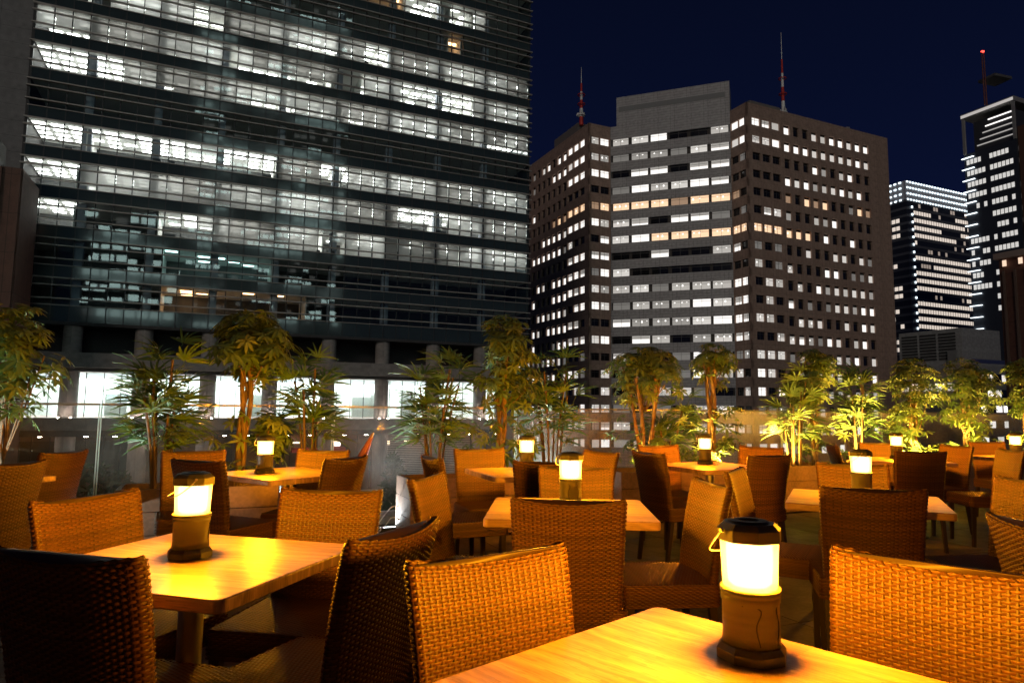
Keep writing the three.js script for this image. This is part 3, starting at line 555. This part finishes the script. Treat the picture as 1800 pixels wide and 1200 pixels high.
  part('deck', bx(X0, X1, -1.9, -0.5, -14, 1.4), BM.concrete, t); part('deck_beam', bx(X0, X1, -2.6, -1.91, -12, 0.8), BM.darkWall, t);
  part('hall_back_wall', bx(X0, X1, -0.48, 4.78, -11.5, -11.2), BM.inWall, t); part('hall_end', bx(X1 - 0.3, X1, -0.48, 4.78, -11.1, -2.6), BM.inWall, t);
  for (let m = -7; m < 33; m++) { const x = m * MW; part('hall_pane', bx(x + 0.04, x + MW - 0.04, -0.3, 4.05, -2.62, -2.6), BM.glass, t); part('hall_transom_panel', bx(x + 0.04, x + MW - 0.04, 4.1, 4.76, -2.64, -2.58), phys([0.7, 0.78, 0.78], 0.9, { transmission: 0.75, thickness: 0 }), t); part('hall_mullion', bx(x - 0.04, x + 0.04, -0.48, 4.78, -2.7, -2.5), BM.mullion, t); }
  { const hb = []; for (let x = X0 + 1; x < X1 - 1; x += 1.82) for (const z of [-4, -6.2, -8.4, -10.4]) hb.push(bx(x - 0.7, x + 0.7, 4.73, 4.785, z - 0.45, z + 0.45)); const o = part('hall_ceiling_lights', merge(hb), glow([1, 0.99, 0.96], 24), t); o.userData.kind = 'stuff'; }
  const hl = []; for (let j = -1; j < 8; j++) for (const s of [-1, 1]) hl.push(cyl(0.1, 0.1, -0.49, -0.45, 10, 5.82 + 7.28 * j + s * 0.6, 0.35)); part('column_lights', merge(hl), glow([1, 0.84, 0.74], 260), t).userData.kind = 'stuff';
  for (const [a, w, h] of [[39, 3.2, 2.4], [41.6, 1.2, 2.9], [9, 2.4, 2.3], [46, 2.2, 3.1], [25, 3.4, 2.5]]) part('hall_partition', bx(a, a + w, -0.48, h, -5.5, -5.3), mat([0.55, 0.53, 0.5], 0.7), t);
  const sl = []; for (let j = -1; j < 8; j++) for (const s of [-2.2, 2.2]) sl.push(cyl(0.22, 0.22, -2.66, -2.615, 12, 5.82 + 7.28 * j + s, 0.1)); part('soffit_lights', merge(sl), glow([1, 0.82, 0.7], 45), t).userData.kind = 'stuff';
  // street-level shops and louvres
  part('shop_wall', bx(X0, X1, -12.79, -2.61, -9, -8.6), mat([0.14, 0.1, 0.085], 0.8), t);
  for (let m = -6; m < 32; m++) { const x = m * MW, lit = r() < 0.55 && m > 14 && m < 27; part('shop_pane', bx(x + 0.05, x + MW - 0.05, -7.2, -3.4, -5.62, -5.6), BM.glass, t); part('shop_mullion', bx(x - 0.05, x + 0.05, -12.79, -2.62, -5.7, -5.5), BM.mullion, t); if (lit) part('shop_lamp_strip', bx(x + 0.2, x + MW - 0.2, -4.0 - 0.7 * r(), -3.9, -8.2, -8.0), glow([1, 0.55, 0.35], 4 + 5 * r()), t); }
  part('awning', bx(31, 38, -5.1, -4.5, -4.9, -3.4), mat([0.5, 0.06, 0.06], 0.7), t); part('sign_light', bx(36.6, 37.4, -4.3, -3.8, -4.2, -4.1), glow([1, 0.75, 0.75], 4), t);
  for (let i = 0; i < 40; i++) part('louvre', bx(43.6, 56, -12.6 + i * 0.25, -12.48 + i * 0.25, -3.2, -2.9), mat([0.42, 0.38, 0.34], 0.6), t);
}

// ---------------------------------------------------------------- stone office tower with the notched corner
{
  const Q = [53.95, -150], TOP = 72.6, H1 = 69.3, FH = 4.2, NF = 19;
  const t = thing('stone_tower', 'brown stone office tower with a pale notched corner and scattered lit windows', 'building', [Q[0], 0, Q[1]], THETA);
  const brown = new THREE.MeshStandardMaterial({ map: stoneTex(71, [172, 144, 128], 1.33, 2, 0.72), roughness: 0.8 }), grey = new THREE.MeshStandardMaterial({ map: stoneTex(75, [176, 172, 172], 1.33, 6, 0.62), roughness: 0.6 });
  const lit = { W: [1, 0.96, 0.91, 1.15], w: [1, 0.93, 0.86, 0.6], B: [1, 0.94, 0.86, 0.42], c: [1, 0.95, 0.88, 0.62], e: [1, 0.94, 0.86, 0.26], b: [1, 0.94, 0.86, 0.12], O: [1, 0.66, 0.4, 1.1], o: [1, 0.6, 0.34, 0.3] }, WM = {};
  for (const k in lit) WM[k] = glow(lit[k].slice(0, 3), lit[k][3], 0.3);
  WM.D = phys([0.012, 0.012, 0.014], 0.05, { ior: 1.6 }); WM.tr = mat([0.06, 0.055, 0.05], 0.5); const spot = glow([1, 0.97, 0.92], 1.6), blindM = glow([1, 0.94, 0.86], 0.3, 0.5), recess = mat([0.05, 0.042, 0.038], 0.8);
  const r = rng(909), all = [];
  // rows of a face are lists of window states from the corner named first
  const R = ['WWBWDDwBWWwWW', 'wwWWWWwwwBwWw', 'DDDDDDWBDBWDD', 'DDDWBWBBwWBWD', 'DDDoDOoODDbOo', 'DWwBDDBBWDDDD', 'OOOOOODWDDWDD'], C = ['BBWDDB', 'bBBbBW', 'DWWDWW', 'bWBBWW', 'OOOoOO', 'wWDWWb', 'BWOOOO', 'DDWDDB', 'BDDDDD', 'BBbBBB', 'bBBBWB', 'WBBBBW', 'DWBDBw'], Lf = ['WWWWWDWBDb', 'WWwWWWDDDb', 'WWWDDDDDDD', 'DDDDDDDDDW', 'OOOoOoDDDD', 'WWWBWWWWDD', 'DDBbWWWWWW', 'WWWDDDDDDD', 'WWWWWWDBWD', 'WWWWWWDDDW', 'WWDBWWBWwD', 'DWWWWWWDBW', 'WWWWWbDDDW'];
  const any = (n, p) => Array.from({ length: n }, () => (r() < p ? 'WWwwBB'[(r() * 6) | 0] : r() < 0.3 ? 'b' : 'D')).join('');
  // a face in its own frame: x to the right, z outwards
  function face(len, wins, rows, place, wallM, p, inset = 0) {
    const g = new THREE.Group(); g.name = 'facade'; t.add(g); g.position.set(place[0], 0, place[1]); g.rotation.y = place[2];
    const walls = []; let top = TOP;
    const hMax = Math.max(...wins.map((w) => w[2]));
    for (let k = 0; k < NF; k++) {
      const head = H1 - FH * k, row = rows[k] || any(wins.length, p);
      walls.push(bx(0, len, head, top, -0.5, 0)); top = head - hMax;
      let x = 0;
      wins.forEach(([a, b, h], i) => {
        if (a > x + 0.01) walls.push(bx(x, a, head - hMax, head - 0.001, -0.5, -0.002)); x = b;
        if (h < hMax) walls.push(bx(a, b, head - hMax, head - h, -0.5, -0.003));
        const st = row[i] || 'D', y0 = head - h, y1 = head;
        all.push({ g, a: a + inset * (0.6 + 0.6 * r()), b: b - inset * (0.6 + 0.6 * r()), y0, y1, st: st === 'B' ? 'BBce'[(r() * 4) | 0] : st, strip: h < 2 });
      });
      if (x < len - 0.01) walls.push(bx(x, len, head - hMax, head - 0.001, -0.5, -0.002));
    }
    walls.push(bx(0, len, -12.8, top, -0.5, 0));
    part('wall', merge(walls), wallM, g);
    part('recess', bx(0.05, len - 0.05, -12.7, TOP - 0.5, -0.9, -0.62), recess, g);
    return g;
  }
  const wide = (x0, n, pitch, w) => Array.from({ length: n }, (_, i) => [x0 + i * pitch, x0 + i * pitch + w, 1.85]), punched = (x0, n) => Array.from({ length: n }, (_, i) => [x0 + i * 3.05, x0 + i * 3.05 + 1.9, 2.35]);
  face(48.4, [...wide(1.6, 3, 3.1, 2.5), ...punched(11.6, 10)], R, [0, 0, 0], brown, 0.6);
  const s45 = Math.SQRT1_2, cl = 29.06, dz = 5.37, cx = -cl * s45, cz = -dz - cl * s45;
  face(dz, wide(0.15, 2, 2.5, 2.35), ['WW', 'wW', 'Db', 'DD', 'oD', 'Db', 'OO', 'WD', 'DD', 'WW', 'WW', 'WW'], [0, -dz, -Math.PI / 2], brown, 0.5);
  face(cl, Array.from({ length: 6 }, (_, i) => [0.13 + i * 4.8, 0.13 + i * 4.8 + 4.8, 1.85]), C, [cx, cz, -Math.PI / 4], grey, 0.45, 0.42);
  face(6.39, wide(0.5, 2, 2.95, 2.6), ['BW', 'BB', 'WW', 'DD', 'oO', 'WB', 'DW', 'WW', 'bW', 'BB', 'WB', 'DD', 'BW'], [cx - 6.39, cz, 0], brown, 0.5);
  const Lrows = Lf.map((q) => [...q].reverse().join(''));
  face(44, [...punched(44 - 11.5 - 10 * 3.05 + 1.1, 10).map((w) => w), ...wide(44 - 10.8, 3, 3.1, 2.5)].slice(0), Lrows.map((q) => q.slice(0, 7).padStart(10, 'D') + q.slice(-3)), [cx - 6.39, cz - 44, -Math.PI / 2], brown, 0.6);
  // windows: pane, transom, blinds; the 300 largest one by one
  const seen = all.map((w) => { const c = w.g.localToWorld ? (w.g.updateMatrixWorld(true), V((w.a + w.b) / 2, (w.y0 + w.y1) / 2, -0.4).applyMatrix4(new THREE.Matrix4().compose(t.position, t.quaternion, V(1, 1, 1)).multiply(w.g.matrix))) : V(0, 0, 0); w.c = c; w.k = (w.b - w.a) * (w.y1 - w.y0) / c.lengthSq(); if (c.y < -4) w.k *= 0.01; return w; }).sort((a, b) => b.k - a.k);
  const rest = new Map();
  seen.forEach((w, i) => {
    const g = [], y1 = w.strip ? w.y1 : w.y1 - 0.55, pane = bx(w.a, w.b, w.y0, y1, -0.5, -0.42);
    if (i < 300) { const o = part('window_pane', pane, WM[w.st], w.g); part('transom', merge([bx(w.a, w.b, w.strip ? w.y1 - 0.5 : y1, (w.strip ? w.y1 - 0.5 : y1) + 0.07, -0.41, -0.36), bx((w.a + w.b) / 2 - 0.03, (w.a + w.b) / 2 + 0.03, w.y0, y1, -0.415, -0.37)].slice(0, w.strip ? 2 : 1)), WM.tr, o); if ('Ww'.includes(w.st) && r() < 0.4) { const f = 0.25 + 0.5 * r(); part('blind', bx(w.a + 0.03, w.b - 0.03, y1 - (y1 - w.y0) * f, y1 - 0.01, -0.418, -0.412), blindM, o); } if ('wBceO'.includes(w.st)) { const q = []; for (let u = w.a + 0.3 + r(); u < w.b - 0.6; u += 1.1 + r()) q.push(bx(u, u + 0.35, y1 - 0.6 - 0.4 * r(), y1 - 0.42, -0.411, -0.405)); if (q.length) part('ceiling_lamp', merge(q), spot, o); } }
    else { const key = w.st; if (!rest.has(key)) rest.set(key, []); rest.get(key).push(pane.applyMatrix4(w.g.matrix)); }
  });
  for (const [k, list] of rest) part('small_windows', merge(list), WM[k], t).userData.kind = 'stuff';
  // roof: pale crown block over the notched face, plant rooms, body
  const crown = part('roof_block', bx(1.6, cl, TOP + 0.01, 80.2, -9, -0.05), grey, t); crown.position.set(cx, 0, cz); crown.rotation.y = -Math.PI / 4;
  const lv = part('roof_louvre', bx(2.2, cl - 1, 76.3, 77.6, -0.045, 0.01), mat([0.2, 0.2, 0.2], 0.7), t); lv.position.copy(crown.position); lv.rotation.copy(crown.rotation);
  part('body', bx(0.6, 48.2, -12.7, TOP - 1, -44, -1), recess, t); part('body', bx(-26.3, 0.5, -12.7, TOP - 1, -69, -32.5), recess, t);
  part('plant_room', bx(6, 16, TOP - 0.5, 76.4, -14, -5), mat([0.16, 0.14, 0.13], 0.8), t); part('plant_room', bx(-26, -16, TOP - 0.5, 75.6, -46, -33), mat([0.16, 0.14, 0.13], 0.8), t); part('roof_fin', bx(36, 37, TOP, 74.2, -2.4, -2), grey, t); part('roof_deck', bx(0.5, 48, TOP - 0.9, TOP - 0.4, -44, -0.6), recess, t);
}
// red and white roof masts
function mast(x, y, z, h, label) {
  const t = thing('antenna_mast', label, 'antenna', [x, y, z], 0.4, 'antenna masts on the stone tower'), red = mat([0.5, 0.03, 0.02], 0.6, 0, { flatShading: false }), white = mat([0.75, 0.73, 0.7], 0.6), n = 5;
  for (let i = 0; i < n; i++) part(i % 2 ? 'white_section' : 'red_section', cyl(0.55 - 0.07 * i, 0.5 - 0.07 * i, i / n * h * 0.72, (i + 1) / n * h * 0.72 - 0.02, 12), i % 2 ? white : red, t);
  part('spike', cyl(0.1, 0.05, h * 0.72, h, 8), white, t);
  for (const y of [0.17, 0.36, 0.52]) part('platform', new THREE.TorusGeometry(0.9, 0.14, 6, 20).rotateX(Math.PI / 2).translate(0, h * y, 0), i2(y) ? white : red, t);
  for (let k = 0; k < 3; k++) part('dish', lathe([[0, 0], [0.35, 0.08], [0.5, 0.22]], 14).rotateZ(1.4).rotateY(k * 2.1).translate(Math.cos(k * 2.1) * 0.9, h * 0.2, Math.sin(k * 2.1) * 0.9), white, t);
}
function i2(y) { return y < 0.3; }
mast(17.1, 73, -165, 15.5, 'red and white antenna mast at the left end of the stone tower');
mast(68.8, 72.5, -165, 26, 'tall red and white antenna mast over the right wing of the stone tower');

// ---------------------------------------------------------------- far buildings
function towerBox(name, label, x, z, lenR, lenL, top, m, floors) { // corner at x, z; R along the street, L away from it
  const t = thing(name, label, 'building', [x, 0, z], THETA);
  part('body', bx(0, lenR, -12.8, top, -lenL, 0), m, t); return t;
}
{ // far tower with a glowing dotted crown
  const t = towerBox('crowned_tower', 'far dark tower with a crown of blue-white lights', 192.4, -320, 56, 46, 112, mat([0.03, 0.035, 0.045], 0.3)), r = rng(31), cool = glow([0.75, 0.9, 1], 1.6), warm = glow([1, 0.86, 0.74], 0.72), dim = glow([1, 0.8, 0.66], 0.3);
  const win = { warm: [], dim: [] };
  for (let k = 0; k < 26; k++) {
    const y = 101.5 - k * 3.75, p = [0.05, 0.3, 0.6, 0.95, 0.85, 0.08, 0.12, 0.3][k] ?? 0.97; let on = r() < p;
    for (let x = 5; x < 51; x += 1.9) { if (r() < 0.16) on = r() < p; win[on ? 'warm' : 'dim'].push(bx(x, x + 1.4, y, y + 1.9, 0.02, 0.1)); if (!on && r() < 0.8) win.dim.pop(); }
    for (let z = -41; z < -5; z += 2.2) { if (r() < 0.25) on = r() < p * 0.6; if (on) win.warm.push(bx(-0.1, -0.02, y, y + 2.0, z, z + 1.8)); }
    part('floor_band', bx(-0.12, 56.12, y + 2.2, y + 3.4, -46.1, 0.12), mat([0.13, 0.14, 0.16], 0.5), t);
  }
  part('lit_windows', merge(win.warm), warm, t).userData.kind = 'stuff'; if (win.dim.length) part('dim_windows', merge(win.dim), dim, t).userData.kind = 'stuff';
  const dots = []; for (const y of [104.5, 107.5, 110.5, 113.4]) { for (let x = 0.6; x < 56; x += 2.1) dots.push(bx(x, x + 0.9, y, y + 0.7, 0.05, 0.4)); for (let z = -45; z < -1; z += 2.6) dots.push(bx(-0.4, -0.05, y, y + 0.7, z, z + 1.1)); }
  for (let y = 22; y < 103; y += 3.75) for (const x of [3.2, 52.6]) dots.push(bx(x, x + 0.8, y, y + 1.0, 0.13, 0.5));
  part('crown_lights', merge(dots), glow([0.78, 0.92, 1], 2.4), t).userData.kind = 'stuff';
  part('crown_screen', bx(-0.5, 56.5, 104.2, 114.2, 0.0, 0.04), mat([0.5, 0.52, 0.56], 0.5), t); part('crown_screen', bx(-0.04, -0.0, 104.2, 114.2, -46, 0), mat([0.5, 0.52, 0.56], 0.5), t);
}
{ // dark tower at the right with white fin lights
  const t = thing('fin_tower', 'dark tower at the right edge with white light fins and an open lit roof frame', 'building', [166.9, 0, -215], THETA), r = rng(41), wh = glow([1, 0.97, 0.92], 0.6), fin = glow([0.85, 0.95, 1], 2.6);
  part('body', bx(0, 40, -12.8, 92, -17, 0), mat([0.05, 0.055, 0.065], 0.25), t);
  const win = [], fins = [];
  for (let k = 0; k < 22; k++) {
    const y = 88 - k * 4.05; let on = r() < 0.6;
    for (const [a, b] of [[-16.2, -9.6], [-8.6, -0.9]]) { on = k < 9 ? r() < 0.75 : r() < 0.62; if (on) for (let z = a; z < b - 0.9; z += 1.25) if (r() < 0.9) win.push(bx(-0.1, -0.02, y, y + 1.7, z, z + 0.95)); }
    if (k < 16) fins.push(bx(-0.7, -0.11, y + 2.4, y + 2.6, -17.6, -13.6)); else if (r() < 0.5) fins.push(bx(-0.7, -0.11, y + 2.4, y + 2.6, -17.6, -13.6));
    if (r() < 0.7) win.push(bx(1, 12, y, y + 1.6, 0.02, 0.1));
  }
  part('lit_windows', merge(win), wh, t).userData.kind = 'stuff'; part('fin_lights', merge(fins), fin, t).userData.kind = 'stuff';
  const fr = mat([0.3, 0.29, 0.28], 0.6);
  part('roof_frame', merge([bx(-0.4, 0.4, 92, 105, -17, -16.2), bx(-0.4, 0.4, 92, 105, -0.8, 0), bx(-0.6, 30, 105.01, 106.6, -17.2, 0.2), bx(0.6, 30, 92, 105, -13, -1)].slice(0, 3)), fr, t);
  part('roof_room', bx(1.2, 30, 92.01, 103, -14, -1), mat([0.05, 0.05, 0.055], 0.5), t);
  for (let i = 0; i < 5; i++) part('roof_light_strip', bx(0.9, 1.15, 94 + i * 2, 94.35 + i * 2, -13 + i, -1.2), glow([1, 0.95, 0.9], i > 2 ? 1.6 : 0.35), t);
  part('frame_light', bx(-0.75, -0.62, 105.2, 106.2, -17, 0), glow([1, 0.94, 0.88], 0.45), t);
  part('terracotta_wing', bx(0.5, 44, -12.8, 96, 0.2, 14), mat([0.13, 0.06, 0.04], 0.8), t);
  for (let k = 0; k < 8; k++) part('warm_window', bx(0.4, 0.49, 84 - k * 5.2, 86 - k * 5.2, 2, 12), glow([1, 0.45, 0.25], 0.35), t);
  const c = thing('roof_crane', 'slender roof crane mast with a red lamp over the right edge tower', 'crane', [162.5, 106.6, -222], 0.3);
  part('mast', merge([cyl(0.25, 0.2, 0, 19, 6, -0.5, 0), cyl(0.25, 0.2, 0, 19, 6, 0.5, 0), ...Array.from({ length: 9 }, (_, i) => bx(-0.6, 0.6, 1 + i * 2, 1.15 + i * 2, -0.1, 0.1))]), mat([0.16, 0.05, 0.04], 0.7), c); part('red_lamp', bx(-0.45, 0.45, 19.1, 19.6, -0.3, 0.3), glow([1, 0.05, 0.03], 4), c); part('platform', bx(1, 9, 9.5, 10.4, -3, 3), mat([0.1, 0.1, 0.1], 0.7), c);
}
{ // low grey building in front of the far towers
  const gm = new THREE.MeshStandardMaterial({ map: stoneTex(91, [165, 165, 165], 1, 1, 0.85), roughness: 0.7 }), t = thing('grey_building', 'low grey building with louvred plant screens left of the right edge towers', 'building', [121.4, 0, -180], THETA);
  part('upper_block', bx(0, 17, 14.6, 24, -18, 0), gm, t); part('lower_block', bx(-1.5, 22, -12.8, 14.5, -20, 1.2), gm, t);
  for (let k = 0; k < 3; k++) for (let i = 0; i < 9; i++) part('louvre', bx(-0.25, -0.02, 15.6 + i * 0.85, 16.1 + i * 0.85, -17 + k * 5.4, -12.4 + k * 5.4), mat([0.05, 0.05, 0.05], 0.7), t);
  for (let k = 0; k < 5; k++) { const y = 9.5 - k * 4.2; part('window_band', bx(4, 21, y, y + 2.2, 1.22, 1.3), mat([0.02, 0.02, 0.025], 0.2), t); for (let i = 0; i < 5; i++) if ((i * 7 + k * 3) % 5 < 3) part('lit_window', bx(4.6 + i * 3.3, 7.2 + i * 3.3, y + 0.2, y + 2, 1.31, 1.36), glow([1, 0.95, 0.9], 0.9 + ((i + k) % 3) * 0.3), t); }
  for (let i = 0; i < 5; i++) part('lit_window', bx(-1.62, -1.52, 7, 9, -17 + i * 3.4, -14.6 + i * 3.4), glow([1, 0.95, 0.9], 0.5 + (i % 2) * 0.5), t);
  part('roof_unit', bx(-0.9, 1, 14.55, 18, -3.5, -1), mat([0.2, 0.2, 0.2], 0.7), t); part('terrace_rail', bx(2, 20, 14.52, 15.6, 1.0, 1.1), M.steel, t);
}
{ // brown building cut by the right edge
  const t = towerBox('brown_building', 'dark brown building cut by the right edge with a lit cornice', 90.9, -88, 40, 24, 26.5, new THREE.MeshStandardMaterial({ map: stoneTex(95, [96, 60, 48], 1, 1, 0.6), roughness: 0.7 }));
  for (let i = 0; i < 14; i++) part('fin', bx(-0.4, -0.02, -8, 24.5, -23.4 + i * 1.7, -23.1 + i * 1.7), mat([0.1, 0.06, 0.045], 0.6), t);
  part('cornice', bx(-0.8, 40, 26.51, 27.5, -24.4, 0.6), mat([0.25, 0.18, 0.15], 0.6), t);
  for (let i = 0; i < 10; i++) part('cornice_light', bx(-0.5, -0.42, 25.2, 26.2, -23.2 + i * 2.4, -22.6 + i * 2.4), glow([1, 0.7, 0.5], 1.0), t);
  for (const [y, z] of [[18, -20], [18, -14], [10, -19], [3, -12], [3, -18]]) part('window', bx(-0.06, -0.02, y, y + 3, z, z + 1.2), glow([0.9, 0.8, 0.75], 0.12), t);
}
{ // brown building and pier tower at the left edge
  const bm = new THREE.MeshStandardMaterial({ map: stoneTex(97, [112, 78, 64], 1.33, 1, 0.7), roughness: 0.75 });
  const t = thing('brown_neighbour', 'brown tiled building at the left edge with a few small lit windows', 'building', [-49.7, 0, -66], THETA);
  part('body', bx(-40, 0, -12.8, 24.7, -7.2, 0), bm, t); for (let i = 0; i < 12; i++) part('pilaster', bx(-0.4 - i * 1.6, -0.12 - i * 1.6, -12.8, 24.6, 0.01, 0.3), bm, t);
  for (const [x, y, k] of [[-3.4, 19.6, 0], [-3.4, 14.4, 1], [-4.2, 9.8, 0], [-2.2, 9.0, 1], [-3, 4.6, 2], [-4.8, 4.4, 2]]) part('lit_window', bx(x, x + (k === 1 ? 0.5 : 0.9), y, y + 1.7, 0.02, 0.08), glow(k === 2 ? [0.8, 0.85, 1] : [1, 0.75, 0.45], 0.5), t);
  part('roof_room', bx(-40, -3, 24.71, 28.5, -6, -1.6), mat([0.06, 0.045, 0.04], 0.8), t);
  const u = thing('pier_tower', 'tall grey pier and dark windows at the upper left edge beside the glass tower', 'building', [-60.6, 0, -81], THETA);
  part('pier', bx(-4.6, 1.6, -12.8, 75, -6, 0), new THREE.MeshStandardMaterial({ map: stoneTex(99, [128, 124, 124], 1, 2, 0.8), roughness: 0.8 }), u); part('glazing', bx(-20, -4.61, -12.8, 75, -6, -0.6), BM.spandrel, u);
  for (let k = 0; k < 17; k++) { part('fin', bx(-20, -4.62, 2 + k * 4.2, 2.25 + k * 4.2, -0.59, -0.2), BM.fin, u); if (k > 7 && k % 3) for (let i = 0; i < 3; i++) part('lit_window', bx(-7.4 - i * 2.2, -5.6 - i * 2.2, 3 + k * 4.2, 4.6 + k * 4.2, -0.59, -0.55), glow([0.9, 0.93, 1], (k * 5 + i * 3) % 4 === 0 ? 0.9 : 0.12), u); }
}
// office blocks behind the viewer, mirrored in the glass tower
function mirrored(x, z, w, d, h, seed, p, label) {
  const t = thing('opposite_building', label, 'building', [x, 0, z], THETA), r = rng(seed), win = [], dim = [];
  part('body', bx(-w / 2, w / 2, -12.8, h, 0, d), mat([0.1, 0.1, 0.11], 0.7), t);
  for (let y = -6; y < h - 4; y += 4) { let on = r() < p; for (let q = -w / 2 + 1; q < w / 2 - 3; q += 3.4) { if (r() < 0.3) on = r() < p; (on ? win : r() < 0.3 ? dim : []).push(bx(q, q + 2.7, y, y + 1.9, -0.1, -0.02)); } }
  part('lit_windows', merge(win), glow([0.7, 1, 0.95], 5), t).userData.kind = 'stuff'; part('dim_windows', merge(dim), glow([0.9, 0.95, 0.9], 0.6), t).userData.kind = 'stuff';
}
mirrored(-2, 46, 26, 20, 60, 301, 0.5, 'office block behind the viewer, mirrored in the left part of the glass tower');
mirrored(93.6, 143.6, 74, 18, 215, 303, 0.3, 'tall office block behind the viewer, mirrored high in the glass tower');

// ---------------------------------------------------------------- street level
{
  const asphalt = tex(256, 256, (u, v) => { const k = 0.8 + 0.3 * (nA(u * 40, v * 40) - 0.5) + 0.2 * (nB(u * 6, v * 6) - 0.5); return [66 * k, 65 * k, 66 * k]; }, true, [0.1, 0.1]);
  const ground = structure('ground', bx(-1500, 1500, -13.4, -12.81, -1800, 1000), mat([0.09, 0.088, 0.085], 0.9));
  const road = structure('road', bx(-300, 300, -12.806, -12.8, -18, 18), new THREE.MeshStandardMaterial({ map: asphalt, roughness: 0.8 })); road.position.set(-30, 0, -42); road.rotation.y = THETA;
  const clump = (() => { const r = rng(61), out = { pos: [], idx: [] }; for (let i = 0; i < 14; i++) { const d = V(r() - 0.5, r() - 0.5, r() - 0.5).normalize(), up = V(r() - 0.5, 1, r() - 0.5).normalize(); up.addScaledVector(d, -up.dot(d)).normalize(); blade(out, d, up, 0.3 + 0.2 * r(), 0.16, 0.3, 0.05, 2); } return finish(out); })();
  const tm = [mat([0.035, 0.06, 0.025], 0.8, 0, { side: THREE.DoubleSide }), mat([0.05, 0.075, 0.03], 0.8, 0, { side: THREE.DoubleSide })];
  const tree = (x, z, h, w, cone, seed, label) => {
    const t = thing('street_tree', label, 'tree', [x, -12.8, z], 0, 'street trees below the terrace'), r = rng(seed), g = [];
    part('trunk', tube([[0, 0, 0], [0.1, h * 0.4, 0.05], [0, h * 0.9, 0]], 0.14, 8, 7), bark, t);
    for (let k = 0; k < 7; k++) { const a = k * 2.4; part('limb', tube([[0, h * (0.25 + 0.08 * k), 0], [Math.cos(a) * w * 0.3, h * (0.3 + 0.08 * k), Math.sin(a) * w * 0.3]], 0.05, 4, 5), bark, t); }
    for (let i = 0; i < 420; i++) { const v = r(), q = cone ? (1 - v) * 0.95 + 0.08 : Math.sqrt(1 - Math.pow(2 * v - 1, 2)), a = r() * 6.28, rad = w / 2 * q * Math.sqrt(0.25 + 0.75 * r()); const c = clump.clone(); c.rotateY(r() * 6.28).rotateX(r() * 2).scale(0.8, 0.8, 0.8).translate(Math.cos(a) * rad, h * (0.2 + 0.8 * v), Math.sin(a) * rad); g.push(c); }
    part('crown', merge(g), tm[seed % 2], t);
  };
  tree(-5.3, -31, 11.6, 3.8, 1, 1, 'dark cone-shaped street tree behind the cable post');
  tree(-16.8, -27.5, 11.4, 5.5, 0, 2, 'dark street tree seen through the glass right of the grey-brown chair');
  tree(-21.5, -27, 11.2, 5, 0, 3, 'street tree at the left edge seen through the glass');
}

renderer.render(scene, camera);
